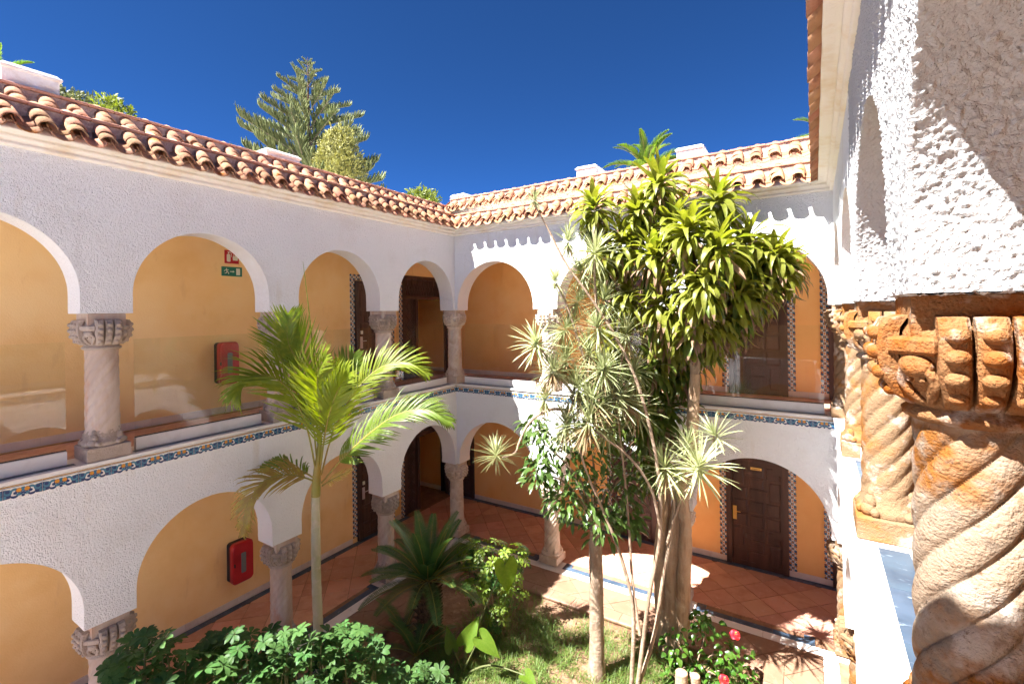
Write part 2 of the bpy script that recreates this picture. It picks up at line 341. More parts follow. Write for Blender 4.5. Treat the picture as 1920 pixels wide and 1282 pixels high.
def arcade(w, label, near=False, detail=True):
    o = tag(arcade_mesh(w, near).build('arcade_wall', [M['stucco'], M['stucco_near_dimmed']]), label, 'wall')
    mb = MB()                                            # cornice: two soft mouldings under the eave
    prof = [(-.02, ZC-.03), (.028, ZC-.028), (.042, ZC-.012), (.040, ZC+.008), (.022, ZC+.016), (.022, ZC+.028), (.052, ZC+.034), (.075, ZC+.05), (.080, ZC+.072), (.064, ZC+.080), (.064, ZC+.092), (.12, ZC+.095), (.17, ZC+.100), (.188, ZC+.106), (.188, ZC+.118), (.10, ZC+.20), (-.02, ZC+.26)]
    ns = 60; vs = []
    for i in range(ns+1):
        t = w.len*i/ns
        for (n, z) in prof: q = w.P(t, n, z); vs.append(w.P(t, n+noise.noise(q*5)*.004, z+noise.noise(q*4)*.003))
    k = len(prof)
    mb.add(vs, [(i*k+j, i*k+j+1, (i+1)*k+j+1, (i+1)*k+j) for i in range(ns) for j in range(k-1)], 0, True)
    mb.build('cornice', M['cornice'], o)
    if detail:
        nt = round(w.len/.29)
        for i in range(nt):
            b = link('band_tile', ME_BAND, o, w.P((i+.5)*w.len/nt, .010, ZB+.068), w.rz); b.scale.x = w.len/nt/.29
    # marble ledge: white slabs with a blue inset in front of every opening
    ops = w.openings(); tl = []
    prev = -.06
    for (a, b) in ops:
        q = (prev, a+.03); tl.append(('w', *q)); tl.append(('o', a+.03, b-.03)); prev = b-.03
    tl.append(('w', prev, w.len+.06))
    for kind, a, b in tl:
        mb = MB()
        if kind == 'w': wbox(mb, w, a+.001, b-.001, -TH-.02, .03, ZLED-.035, ZLED); mb.build('ledge_slab', M['white_marble'], o)
        else:
            for j in range(3):
                t0 = a+(b-a)*j/3+.001; t1 = a+(b-a)*(j+1)/3-.001
                n_a, n_b = (-.06, -.165) if w.name != 'right' else (-.10, -.27)
                m1 = MB(); wbox(m1, w, t0, t1, n_a, .03, ZLED-.035, ZLED); m1.build('ledge_slab', M['white_marble'], o)
                m2 = MB(); wbox(m2, w, t0, t1, n_b, n_a-.001, ZLED-.035, ZLED-.001); m2.build('ledge_inset', M['blue_marble'], o)
            m3 = MB(); wbox(m3, w, a, b, -TH-.02, n_b-.001, ZLED-.035, ZLED-.0005); m3.build('ledge_slab', M['white_marble'], o)
    return o
AL = arcade(LW, 'white stucco arcade wall in shade along the left of the patio, with painted tile band')
AB = arcade(BW, 'white stucco arcade wall facing the camera across the far end, partly sunlit')
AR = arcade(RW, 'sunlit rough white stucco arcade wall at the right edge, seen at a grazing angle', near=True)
AN = arcade(NW, 'single white stucco arch, unseen, added around the camera to shade the near column foot', detail=False)  # invented near bay, out of view, added for its shade
# ------------------------------------------------------------------ columns
HCOL = ZU-ZLED
def shaft_mesh(name, lobes, twist, dep, R, nseg, nz, mt, power=.55):
    mb = MB(); vs = []; z0, z1 = .30, HCOL-.425
    for k in range(nz+1):
        z = z0+(z1-z0)*k/nz
        for i in range(nseg):
            ph = 2*math.pi*i/nseg; q = abs(math.sin(lobes*(ph-twist*z)/2))**power
            fade = min(1, (z1-z)/.03+.15, (z-z0)/.05+.15)
            r = R*(1.03-.05*(z-z0)/(z1-z0))-dep*(1-q)*fade
            p = Vector((r*math.cos(ph), r*math.sin(ph), z))
            r2 = 1+noise.noise(p*22)*.012+noise.noise(p*6)*.012
            vs.append((p.x*r2, p.y*r2, z))
    mb.add(vs, [(k*nseg+i, k*nseg+(i+1) % nseg, (k+1)*nseg+(i+1) % nseg, (k+1)*nseg+i) for k in range(nz) for i in range(nseg)], 0, True)
    return mb.mesh(name, mt)
def plinth_mesh(mt):
    mb = MB(); h = .205
    n = 8; vs = []; fs = []
    mb.bbox((-h, -h, 0), (h, h, .165), .012)
    me = mb.mesh('plinth', mt); return me
def foot_mesh(mt, hi=False):
    mb = MB(); n = 20 if hi else 12
    mb.lathe([(.19, .16), (.20, .185), (.195, .215), (.172, .235), (.168, .29), (.160, .34)], 36 if hi else 20, cap=False)
    for k in range(4):
        t = math.pi/4+k*math.pi/2; c, s = math.cos(t), math.sin(t)
        mb.ball((.185*c, .185*s, .205), .05, n, 0, (1, 1, 1.0)); mb.ball((.165*c, .165*s, .255), .045, n, 0, (1, 1, 1.25)); mb.ball((.15*c, .15*s, .315), .03, n, 0, (1, 1, 1.6))
        for d in (-.28, .28): mb.ball((.196*math.cos(t+d), .196*math.sin(t+d), .195), .032, n)
    return mb.mesh('foot', mt)
def capital_mesh(mt, hi=False):
    mb = MB(); z0 = HCOL-.425; nb = 18 if hi else 8; H = HCOL
    mb.lathe([(.158, z0-.005), (.182, z0+.008), (.186, z0+.028), (.166, z0+.044), (.166, z0+.055)], 40 if hi else 20)       # neck ring
    # squarish basket
    nseg = 64 if hi else 32; prof = [(.165, z0+.05), (.19, z0+.09), (.215, z0+.15), (.225, z0+.22), (.215, z0+.30), (.19, z0+.345), (.17, z0+.35)]; vs = []
    for r, z in prof:
        for i in range(nseg):
            t = 2*math.pi*i/nseg; e = 4; q = (abs(math.cos(t))**e+abs(math.sin(t))**e)**(-1/e)
            k = min(1, (z-z0)/.15); rr = r*(1*(1-k)+q*k*.92); vs.append((rr*math.cos(t), rr*math.sin(t), z))
    mb.add(vs, [(k*nseg+i, k*nseg+(i+1) % nseg, (k+1)*nseg+(i+1) % nseg, (k+1)*nseg+i) for k in range(len(prof)-1) for i in range(nseg)], 0, True)
    for k in range(4):
        R_ = Matrix.Rotation(k*math.pi/2, 4, 'Z')
        for x in (-.086, 0, .086):
            pf = [(-.170, z0+.055), (-.212, z0+.085), (-.240, z0+.14), (-.254, z0+.20), (-.257, z0+.26), (-.250, z0+.315), (-.232, z0+.345), (-.17, z0+.355)]
            vs = []
            for (y, z) in pf:
                q = .78+.22*min(1, (z-z0-.05)/.12)
                for (dx, dy) in ((-.037, .05), (-.037, .006), (-.026, -.006), (.026, -.006), (.037, .006), (.037, .05)): vs.append(((x+dx)*q, y+dy, z))
            mb.add(vs, [(i*6+j, i*6+j+1, i*6+j+7, i*6+j+6) for i in range(len(pf)-1) for j in range(5)], 0, False, R_)
            for (y, z, r) in ((-.222, z0+.098, .026), (-.250, z0+.158, .031), (-.262, z0+.226, .032), (-.262, z0+.292, .030)):
                mb.ball((x*(.86 if z < z0+.11 else .97), y, z), r, nb, 0, (1.0, .85, .80), R_)
        # corner: bar, scroll and leaf
        C_ = Matrix.Rotation(k*math.pi/2+math.pi/4, 4, 'Z')
        mb.bbox((-.075, -.262, z0+.225), (.075, -.20, z0+.285), .012, 0, C_)
        mb.ball((0, -.235, z0+.19), .045, nb, 0, (1.2, .7, .9), C_)
        for x in (-.035, .035):
            mb.tube([(x*.4, -.19, z0+.07), (x, -.215, z0+.10), (x*1.5, -.225, z0+.14), (x*1.1, -.238, z0+.175), (x*.4, -.235, z0+.165), (x*.6, -.235, z0+.14)], [.012, .016, .017, .016, .013, .009], 8, 0, C_)
    return mb.mesh('capital', mt)
def abacus_mesh(mt):
    mb = MB(); mb.bbox((-.178, -.178, HCOL-.16), (.178, .178, HCOL-.002), .008); return mb.mesh('abacus', mt)
KIND = {}
for kname, lob, tw, dp, mt, hi in (('left', 9, 5.2, .016, 'stone_pink', False), ('back', 11, 5.6, .017, 'stone_pale', False), ('right', 7, 5.8, .020, 'stone_sand', False), ('hero', 7, 5.8, .027, 'stone_rust', True)):
    m_ = M[mt]; mp = M['stone_grey'] if kname == 'left' else m_
    KIND[kname] = dict(shaft=shaft_mesh('shaft', lob, tw, dp, .160, 168 if hi else 88, 150 if hi else 60, M['stone_hero'] if hi else m_, .36 if hi else .5), foot=foot_mesh(mp, hi), capital=capital_mesh(mp if kname == 'left' else m_, hi), plinth=plinth_mesh(mp), abacus=abacus_mesh(m_))
def column(p, rz, kind, label):
    c = empty('column', p, label, 'column', 'carved stone columns of the two arcades', rz)
    for part in ('plinth', 'foot', 'shaft', 'capital', 'abacus'): link(part, KIND[kind][part], c)
    return c
for fl, zb_, nm in ((0, ZLO-HCOL, 'ground floor'), (1, ZLED, 'upper floor')):
    for w, side in ((LW, 'left'), (BW, 'back'), (RW, 'right')):
        for i, t in enumerate(w.piers()):
            kd = side
            if side == 'right' and fl == 1 and i == 2: kd = 'hero'; lb = 'large rust-stained spiral column close to the camera at the right edge'
            else: lb = f'{dict(left="pinkish marble", back="pale", right="sandy orange")[side]} spiral column, {nm}, {ORD[i]} from the far corner on {WPH[side]}'
            column(w.P(t, -.19, zb_), w.rz, kd, lb)
    column(Vector((-.14, .14, zb_)), 0, 'back', f'pale spiral column in the far left corner of the patio, {nm}')
    column(Vector((WID+.15, .15, zb_)), 0, 'right', f'shaded spiral column in the far right corner of the patio, {nm}')

# ------------------------------------------------------------------ glass panels on the upper ledge
for w, side in ((LW, 'left'), (BW, 'back'), (RW, 'right')):
    ops = w.openings()
    for i, (a, b) in enumerate(ops):
        if side == 'right' and i >= 2: continue
        g0 = .20 if side != 'left' else .17
        a1 = a-w.w/2+.31 if i else a+.11; b1 = b+w.w/2-.31 if i < len(ops)-1 else b-.11
        root = empty('glass_panel', w.P((a+b)/2, -.18, ZLED), f'glass railing pane, {ORD[i]} upper bay from the far corner on {WPH[side]}', 'glass panel', 'glass railing panes of the upper gallery', w.rz)
        L_ = (b1-a1)/2
        m1 = MB(); m1.bbox((-L_, -.035, 0), (L_, .035, .155), .006); m1.build('base_rail', M['white_marble'], root)
        m2 = MB(); m2.box((-L_, -.005, .156), (L_, .005, 1.385)); m2.build('pane', M['glass'], root)
        m3 = MB(); m3.box((-L_, -.009, .1555), (L_, .009, .166)); m3.build('gasket', M['black'], root)

# ------------------------------------------------------------------ roofs
def half_pipe(name, r0, r1, L_, up, mt, slope=.78, th=.014, n=9):
    """barrel tile, y outward; r0 at the back, r1 at the lip; up: cover, else pan"""
    mb = MB(); vs = []
    for (y, r) in ((0, r0), (L_, r1)):
        for rr in (r, r-th):
            for i in range(n):
                t = math.pi*i/(n-1); z = rr*math.sin(t)*(1 if up else -1)*(.9 if up else .75)
                vs.append((rr*math.cos(t), y, z-y*slope))
    A, B, C_, D = 0, n, 2*n, 3*n; fs = []
    for i in range(n-1):
        fs += [(A+i, A+i+1, C_+i+1, C_+i), (B+i, D+i, D+i+1, B+i+1), (C_+i, C_+i+1, D+i+1, D+i), (A+i, B+i, B+i+1, A+i+1)]
    mb.add(vs, fs, 0, True)
    me = mb.mesh(name, mt); return me
ME_COV = half_pipe('cover_tile', .074, .088, .28, True, M['roof_tile'], .78)
ME_PAN = half_pipe('pan_tile', .095, .105, .28, False, M['roof_tile'], .78)
ME_CAPS = []
def roof(w, label, pitch, chim, tier2=True, z2=7.885):
    o = MB()
    e0, e1 = -.25, w.len+.25
    # parapet body, terrace and rear parapet
    x_ = 1 if tier2 else .25
    wbox(o, w, -1.6*x_, w.len+1.6*x_, -.75, -.05, 7.12, 7.50)
    if tier2: wbox(o, w, -.9, w.len+.9, -2.6, -.80, 7.13, z2+.10)
    wbox(o, w, -2.2*x_, w.len+2.2*x_, -2.61 if tier2 else -.80, -.4, 7.02, 7.11)
    o = tag(o.build('tiled_roof', M['white_render']), label, 'roof')
    for tier, (nl, zl, s0, s1) in enumerate(((.265, 7.255, .02, w.len-.02), (-.585, z2, -.78, w.len+.78))):
        if tier and not tier2: break
        m = MB(); wbox(m, w, s0-.2*(1-tier), s1+.2*(1-tier), nl-.36, nl-.25, zl-.02, zl+.243)
        # the bedding under the tiles
        m.add([w.P(t, n, z) for t in (s0, s1) for (n, z) in ((nl-.30, zl-.06), (nl-.15, zl-.02), (nl-.14, zl+.02), (nl-.30, zl+.16))], [(0,1,5,4),(1,2,6,5),(2,3,7,6)], 0)
        m.build('mortar_bed', M['mortar'], o)
        n = round((s1-s0)/pitch); pt = (s1-s0)/n
        for i in range(n+1):
            t = s0+i*pt
            for crs, (dn, dz) in enumerate(((0, 0), (-.09, .084))):
                L_ = .28
                if i < n:
                    q = link('cover_tile', ME_COV, o, w.P(t+pt/2+rnd(-.006, .006), nl-L_+dn+rnd(-.008, .008), zl+.192+dz+rnd(-.006, .006)), w.rz); q.rotation_euler.y = rnd(-.09, .09); q.rotation_euler.z += rnd(-.07, .07); q.scale.x = pt/.27
                q = link('pan_tile', ME_PAN, o, w.P(t+rnd(-.005, .005), nl-L_+dn+.012+rnd(-.006, .006), zl+.180+dz+rnd(-.005, .005)), w.rz); q.rotation_euler.y = rnd(-.03, .03); q.scale.x = pt/.26
        # flat cap slabs
        x0 = s0-.2*(1-tier); x1 = s1+.2*(1-tier); n2 = round((x1-x0)/(pitch*1.0)); ct = (x1-x0)/n2
        key = (round(ct, 4),)
        mc = MB(); mc.bbox((-ct/2+.002, -.11, 0), (ct/2-.002, .078, .036), .006); mec = mc.mesh('cap_slab', M['cap_tile'])
        for i in range(n2):
            q = link('cap_slab', mec, o, w.P(x0+(i+.5)*ct, nl-.305+rnd(-.006, .006), zl+.245+rnd(-.003, .004)), w.rz); q.rotation_euler.z += rnd(-.015, .015); q.rotation_euler.x = rnd(-.02, .05)
    for (t, n, lx, ly, zt) in chim:
        m = MB(); m.bbox((-lx/2, -ly/2, 7.9), (lx/2, ly/2, zt), .02); m.bbox((-lx/2-.025, -ly/2-.025, zt-.075), (lx/2+.025, ly/2+.025, zt-.03), .012); c = m.build('chimney', M['white_render'], o); c.location = w.P(t, n, 0); c.rotation_euler.z = w.rz
    return o
roof(LW, 'two-tier terracotta barrel tile roof edge along the left side, below the conifer', .262, [(6.86, -1.15, .5, .5, 8.25), (3.62, -1.2, .62, .5, 8.17)], z2=7.71)
roof(BW, 'terracotta barrel tile roof edge along the far side, with a white strip between tiers', .285, [(-.75, -1.35, .42, .5, 8.36), (2.90, -1.25, .45, .5, 8.44), (5.06, -1.25, .48, .5, 8.44)])
roof(RW, 'terracotta tile eave seen from below at the upper right', .262, [])
roof(NW, 'unseen tiled eave added over the near arch to shade the near column foot', .285, [], tier2=False)  # added shallow eave, unseen; throws shade on the foot of the near column

# ------------------------------------------------------------------ gallery walls, skirting, doors
def slab(name, lo, hi, m, parent=None):
    b = MB(); b.box(lo, hi); return b.build(name, m, parent)
def skirting(parent, w, t0, t1, nn, z0, h=.115):
    n = max(1, round((t1-t0)/.42)); d = (t1-t0)/n
    m = MB(); m.bbox((-d/2+.0015, 0, 0), (d/2-.0015, .016, h), .003); me = m.mesh('skirting_tile', M['skirting'])
    for i in range(n): link('skirting_tile', me, parent, w.P(t0+(i+.5)*d, nn, z0), w.rz)
def frame_pt(w, t, n, z): return w.P(t, n, z)
def strip(parent, w, t, nn, z0, z1, name='tile_surround'):
    g = bpy.data.objects.new(name, None); COL.objects.link(g); g.parent = parent
    n = round((z1-z0)/.125); d = (z1-z0)/n
    for i in range(n):
        q = link('tile', ME_SQ, g, w.P(t, nn+.013, z0+(i+.5)*d), w.rz); q.scale.z = d/.125
    return g
def hstrip(g, w, t0, t1, nn, z):
    n = max(1, round((t1-t0)/.125)); d = (t1-t0)/n
    for i in range(n): q = link('tile', ME_SQ, g, w.P(t0+(i+.5)*d, nn+.013, z), w.rz); q.scale.x = d/.125
def door(parent, w, t0, t1, nn, z0, h=2.10, flip=1, plate=False, card=False):
    """dark panelled door, local x along the wall"""
    W2 = (t1-t0)
    m = MB(); m.box((-W2/2, 0, 0), (W2/2, .02, h))
    for s in (-1, 1): m.bbox((s*(W2/2-.05)-.05, .0, 0), (s*(W2/2-.05)+.05, .06, h), .008)
    m.bbox((-W2/2+.10, 0, h-.09), (W2/2-.10, .06, h), .008)
    d = m.build('door', M['wood'], parent); d.location = w.P((t0+t1)/2, nn+.002, z0); d.rotation_euler.z = w.rz
    iw = W2-.24; x0 = -iw/2; u = iw/6; ih = h-.25; v = ih/14; zb_ = .08
    panels = []
    def R(a, b, c, e): panels.append([(a, b), (c, b), (c, e), (a, e)])
    g = .10
    def Lp(pts): panels.append(pts)
    for base in (0, 9):                                   # interlaced blocks: a square with four hooks
        b = base
        R(2+g, b+2-.2, 4-g, b+3+.2)
        Lp([(0+g, b+3.2), (1.8, b+3.2), (1.8, b+5-g), (1.0, b+5-g), (1.0, b+4.0), (0+g, b+4.0)])
        Lp([(2.0+g, b+5-g), (2.0+g, b+3.4), (4.4, b+3.4), (4.4, b+4.1), (2.8, b+4.1), (2.8, b+5-g)])
        Lp([(6-g, b+1.8), (4.2, b+1.8), (4.2, b+g), (5.0, b+g), (5.0, b+1.0), (6-g, b+1.0)])
        Lp([(4.0-g, b+g), (4.0-g, b+1.6), (1.6, b+1.6), (1.6, b+.9), (3.2, b+.9), (3.2, b+g)])
        R(g, b+g, 1.4, b+2.9); R(4.6, b+2.1, 6-g, b+5-g)
    for row in (5.1, 7.1):
        for c in range(3): R(c*2+.15, row+.05, c*2+1.85, row+1.8)
    for pl in panels:
        m = MB(); pts = [(x0+p[0]*u, zb_+p[1]*v) for p in pl]
        n = len(pts); c = Vector((sum(p[0] for p in pts)/n, sum(p[1] for p in pts)/n))
        vs = [(p[0], .02, p[1]) for p in pts]+[(c.x+(p[0]-c.x)*.86, .034, c.y+(p[1]-c.y)*.86) for p in pts]
        m.add(vs, [tuple(range(n, 2*n))]+[(i, (i+1) % n, n+(i+1) % n, n+i) for i in range(n)])
        if len(pl) == 4: m.box((min(p[0] for p in pts)+.03, .034, min(p[1] for p in pts)+.03), (max(p[0] for p in pts)-.03, .040, max(p[1] for p in pts)-.03))
        m.build('panel', M['wood'], d)
    hx = flip*(W2/2-.16)
    m = MB(); m.bbox((hx-.035, .035, .92), (hx+.035, .045, 1.20), .003); m.build('lock_plate', M['steel'] if card else M['brass'], d)
    m = MB(); m.tube([(hx, .045, 1.10), (hx, .085, 1.10), (hx-flip*.11, .085, 1.10)], .009, 8); m.ball((hx, .05, .99), .012, 8); m.build('handle', M['steel'] if card else M['brass'], d)
    if card: m = MB(); m.bbox((hx-.03, .035, 1.26), (hx+.03, .06, 1.34), .004); m.build('card_reader', M['sign_white'], d)
    if plate:
        m = MB(); m.bbox((-.10, .041, h-.25), (.10, .047, h-.20), .002); pm = m.build('name_plate', M['brass'], d)
        m = MB()
        for i in range(8): m.box((-.075+i*.019, .0472, h-.232), (-.063+i*.019, .0480, h-.217))
        m.build('lettering', M['black'], pm)
    return d
# left
gl = MB()
wbox(gl, LW, -.21, 10.4, -LW.dep-.2, -LW.dep, -.02, 3.30); wbox(gl, LW, -.21, 10.4, -LW.dep-.2, -LW.dep, 3.46, 6.95)
GL = tag(gl.build('gallery_wall', M['ochre']), 'ochre yellow inner wall of the shaded left gallery, both floors', 'wall')
DL = [(.27, 1.36)]
for z0 in (0, ZF):
    t0 = .27 if z0 == 0 else .22; t1 = 1.31
    skirting(GL, LW, t1+.14, 9.6, -LW.dep, z0); skirting(GL, LW, -.06, t0-.14, -LW.dep, z0)
    d = door(GL, LW, t0, t1, -LW.dep, z0, 2.1 if z0 == 0 else 2.5, 1, card=True)
    g = strip(GL, LW, t1+.064, -LW.dep, z0+.115, z0+(2.12 if z0 == 0 else 2.52)); strip(GL, LW, t0-.064, -LW.dep, z0+.115, z0+(2.12 if z0 == 0 else 2.52))
    hstrip(g, LW, t0-.127, t1+.127, -LW.dep, z0+(2.12 if z0 == 0 else 2.52)+.0635)
    strip(GL, LW, -.145, -LW.dep, z0+.01, z0+(2.4 if z0 == 0 else 2.80))
# back
gb = MB()
wbox(gb, BW, -5, 10, -BW.dep-.2, -BW.dep, -.02, 3.30); wbox(gb, BW, -5, 10, -BW.dep-.2, -BW.dep, 3.46, 6.95)
GB = tag(gb.build('gallery_wall', M['orange']), 'orange inner wall of the far gallery with dark doors, both floors', 'wall')
for z0 in (0, ZF):
    ds = [(3.02, 4.06), (5.50, 6.62), (7.33, 8.4)] if z0 == 0 else [(3.02, 4.06), (5.58, 6.64), (7.31, 8.4)]
    if z0 == 0: ds = [(-2.25, -1.05)]+ds
    prev = -4.5
    for i, (a, b) in enumerate(ds):
        if a > 0:
            skirting(GB, BW, prev, a-.005, -BW.dep, z0); prev = b+.005
            h_ = 2.24 if z0 == 0 else 2.5
            strip(GB, BW, a-.064, -BW.dep, z0+.115, z0+h_); g = strip(GB, BW, b+.064, -BW.dep, z0+.115, z0+h_)
            hstrip(g, BW, a-.127, b+.127, -BW.dep, z0+h_+.0635)
            door(GB, BW, a, b, -BW.dep, z0, h_, 1, plate=(i == 2 and z0 == 0))
        else:
            skirting(GB, BW, prev, a-.005, -BW.dep, z0); prev = b+.005
            door(GB, BW, a, b, -BW.dep, z0, 2.15, -1)
    skirting(GB, BW, prev, 9.0, -BW.dep, z0)
gr = MB()
wbox(gr, RW, -.0, 10.4, -RW.dep-.2, -RW.dep, -.02, 3.30); wbox(gr, RW, -.0, 10.4, -RW.dep-.2, -RW.dep, 3.46, 6.95)
GR = tag(gr.build('gallery_wall', M['orange']), 'orange inner wall of the right gallery, mostly hidden behind the columns', 'wall')
for z0 in (0, ZF): skirting(GR, RW, 0, 9.6, -RW.dep, z0); door(GR, RW, 2.2, 3.3, -RW.dep, z0, 2.1)
near_blocker = MB(); wbox(near_blocker, NW, -.3, 4.2, -2.2, -2.0, -.02, 6.95)
tag(near_blocker.build('gallery_wall', M['ochre']), 'unseen ochre wall added behind the near arch to keep bright ground out of the glass reflections', 'wall')  # added blocker: hides the sunlit outer ground from the glass panes
# corridor behind the wooden portal in the left wall
cw = MB(); cw.box((-4.2, -.01, 0), (-4.0, 2.07, 6.9)); cw.box((-5.0, -.2, 0), (-2.13, -.01, 6.9))
tag(cw.build('corridor_wall', M['brown_wall']), 'dim brown corridor wall beyond the wooden portal in the far left corner', 'wall')

def portal(z0, H, label):
    """dark carved wooden screen: posts, transom with a row of small arches, lattice side leaf"""
    r = empty('wooden_portal', LW.P(-.21, -LW.dep, z0), label, 'portal', 'dark wooden portals of the corridor', LW.rz)
    # local: x along the wall toward the camera (negative = toward the far wall), y outward
    def bx(name, a, b, y0, y1, c, d): m = MB(); m.bbox((a, y0, c), (b, y1, d), .006); return m.build(name, M['wood'], r)
    bx('post', -.10, -.005, -.08, .03, 0, H); bx('post', -.56, -.47, -.08, .03, 0, H-.62); bx('post', -1.86, -1.72, -.08, .03, 0, H)
    bx('beam', -1.72, -.10, -.08, .03, H-.10, H); bx('beam', -1.72, -.10, -.08, .03, H-.62, H-.52)
    # transom: overlapping pointed arches as real strips
    m = MB(); n = 8; L_ = 1.62/n
    for k in range(n+1):
        for sgn in (-1, 1):
            pts = []
            for i in range(9):
                q = i/8; x = -.10-k*L_+sgn*L_*.5*math.sin(q*math.pi*.5)*1.0; z = H-.52+.42*q
                if -1.72 <= x <= -.10: pts.append((x, -.02, z))
            if len(pts) > 2: m.tube(pts, .014, 6)
        for sgn in (-1, 1):
            pts = [(-.10-k*L_+sgn*L_*.5*math.cos(q/8*math.pi*.5), -.02, H-.52+.3*q/8) for q in range(9)]
            pts = [p for p in pts if -1.72 <= p[0] <= -.10]
            if len(pts) > 2: m.tube(pts, .012, 6)
    m.build('arch_tracery', M['wood'], r)
    m = MB(); m.box((-1.72, -.06, H-.52), (-.10, -.045, H-.10)); m.build('transom_board', M['wood'], r)
    # lattice leaf
    m = MB(); m.box((-.47, -.05, .0), (-.10, -.03, H-.62)); m.build('leaf', M['wood'], r)
    m = MB(); zz = .1
    while zz < H-.85:
        for sgn in (-1, 1): m.tube([(-.285, -.022, zz), (-.285+sgn*.12, -.022, zz+.12), (-.285, -.022, zz+.24)], .013, 6)
        zz += .24
    for x in (-.12, -.45): m.box((x-.012, -.03, .05), (x+.012, -.012, H-.66))
    m.build('lattice', M['wood'], r)
    return r
portal(0, 2.55, 'dark carved wooden portal at the end of the ground floor left gallery')
portal(ZF, 2.72, 'dark carved wooden portal with arched tracery at the end of the upper left gallery')
lint = MB(); lint.box((-2.13, .21, 2.55), (-1.925, 2.08, 3.30)); lint.box((-2.13, .21, ZF+2.72), (-1.925, 2.08, 6.95))
lint.build('lintel', M['ochre'], GL)
# ------------------------------------------------------------------ floors and ceilings
def floor_struct(name, boxes, m):
    b = MB()
    for lo, hi in boxes: b.box(lo, hi)
    return tag(b.build(name, m), kind='structure')
floor_struct('ground', [((-400, -400, -.6), (400, 400, -.5))], M['bounce_ground'])
def plate(x0, x1, y0, y1, z0, z1): return ((x0, y0, z0), (x1, y1, z1))
FLO = floor_struct('gallery_floor', [plate(-5, -.02, -10.6, 2.1, -.3, -.012), plate(-.02, 9.6, -.02, 2.1, -.3, -.012), plate(WID, 9.6, -10.6, -.02, -.3, -.012)], M['grout'])
UFL = floor_struct('upper_floor', [plate(-5, -TH-.03, -10.6, 2.1, 3.31, ZF-.012), plate(-TH-.03, 9.6, TH+.03, 2.1, 3.31, ZF-.012), plate(WID+TH+.0, 9.6, -10.6, TH+.03, 3.31, ZF-.012)], M['grout'])
floor_struct('ceiling', [plate(-5, -.41, -10.6, 2.1, 3.295, 3.305), plate(-.41, 9.6, .41, 2.1, 3.295, 3.305), plate(WID+.42, 9.6, -10.6, .41, 3.295, 3.305)], M['ceiling'])
floor_struct('ceiling', [plate(-5, -.41, -10.6, 2.1, 6.93, 7.015), plate(-.41, 9.6, .41, 2.1, 6.93, 7.015), plate(WID+.42, 9.6, -10.6, .41, 6.93, 7.015)], M['ceiling'])
def clip(poly, lo, hi):
    def cl(p, ax, v, keep):
        out = []
        for i in range(len(p)):
            a, b = p[i], p[(i+1) % len(p)]; ia = keep(a[ax], v); ib = keep(b[ax], v)
            if ia: out.append(a)
            if ia != ib:
                t = (v-a[ax])/(b[ax]-a[ax]); out.append((a[0]+(b[0]-a[0])*t, a[1]+(b[1]-a[1])*t))
        return out
    for ax in (0, 1):
        poly = cl(poly, ax, lo[ax], lambda x, v: x >= v-1e-9)
        if len(poly) < 3: return []
        poly = cl(poly, ax, hi[ax], lambda x, v: x <= v+1e-9)
        if len(poly) < 3: return []
    return poly
def area(p): return abs(sum(p[i][0]*p[(i+1) % len(p)][1]-p[(i+1) % len(p)][0]*p[i][1] for i in range(len(p))))/2
def diag_tiles(parent, name, rects, d, z, m, ox=0, oy=0, g=.009, th=.011, limit=300):
    """diamond-laid square tiles cut along the borders; whole tiles share one mesh"""
    h = d/math.sqrt(2); full = MB(); q = h-g*.7
    full.prism([(q, 0), (0, q), (-q, 0), (0, -q)], -th, 0, inset=.01); ME = full.mesh(name, m)
    cells = []
    for lo, hi in rects:
        i0 = int((lo[0]-ox)/h)-2; i1 = int((hi[0]-ox)/h)+2; j0 = int((lo[1]-oy)/h)-2; j1 = int((hi[1]-oy)/h)+2
        for i in range(i0, i1+1):
            for j in range(j0, j1+1):
                if (i+j) % 2: continue
                cx, cy = ox+i*h, oy+j*h
                p = clip([(cx+q, cy), (cx, cy+q), (cx-q, cy), (cx, cy-q)], (lo[0]+g/2, lo[1]+g/2), (hi[0]-g/2, hi[1]-g/2))
                if not p or area(p) < .004: continue
                cells.append((-area(p)/max(1, depth((cx, cy, z)))**2, cx, cy, p))
    cells.sort(key=lambda c: c[0]); rest = MB()
    for k, (_, cx, cy, p) in enumerate(cells):
        zz = z+rnd(-.0015, .0015)
        if k >= limit:
            rest.prism(p, zz-th, zz); continue
        if abs(area(p)-2*q*q) < 1e-4: o = link(name, ME, parent, (cx, cy, zz))
        else:
            b = MB(); c = Vector((sum(a[0] for a in p)/len(p), sum(a[1] for a in p)/len(p)))
            b.prism([(a[0]-c.x, a[1]-c.y) for a in p], -th, 0); o = b.build(name, m, parent); o.location = (c.x, c.y, zz)
        o.rotation_euler.x = rnd(-.003, .003); o.rotation_euler.y = rnd(-.003, .003)
    if rest.v: tag(rest.build(name+'s_far', m, parent), kind='stuff')
diag_tiles(FLO, 'floor_tile', [((-1.76, -8.4), (-.30, .0)), ((-1.76, .0), (-.30, 1.93)), ((-.30, .28), (9.2, 1.93))], .43, 0, M['terracotta'], .1, .05)
diag_tiles(UFL, 'floor_tile', [((-1.80, -8.6), (-TH-.04, 2.0)), ((-TH-.04, TH+.04), (9.3, 2.0))], .43, ZF, M['terracotta'], .1, .05, limit=120)
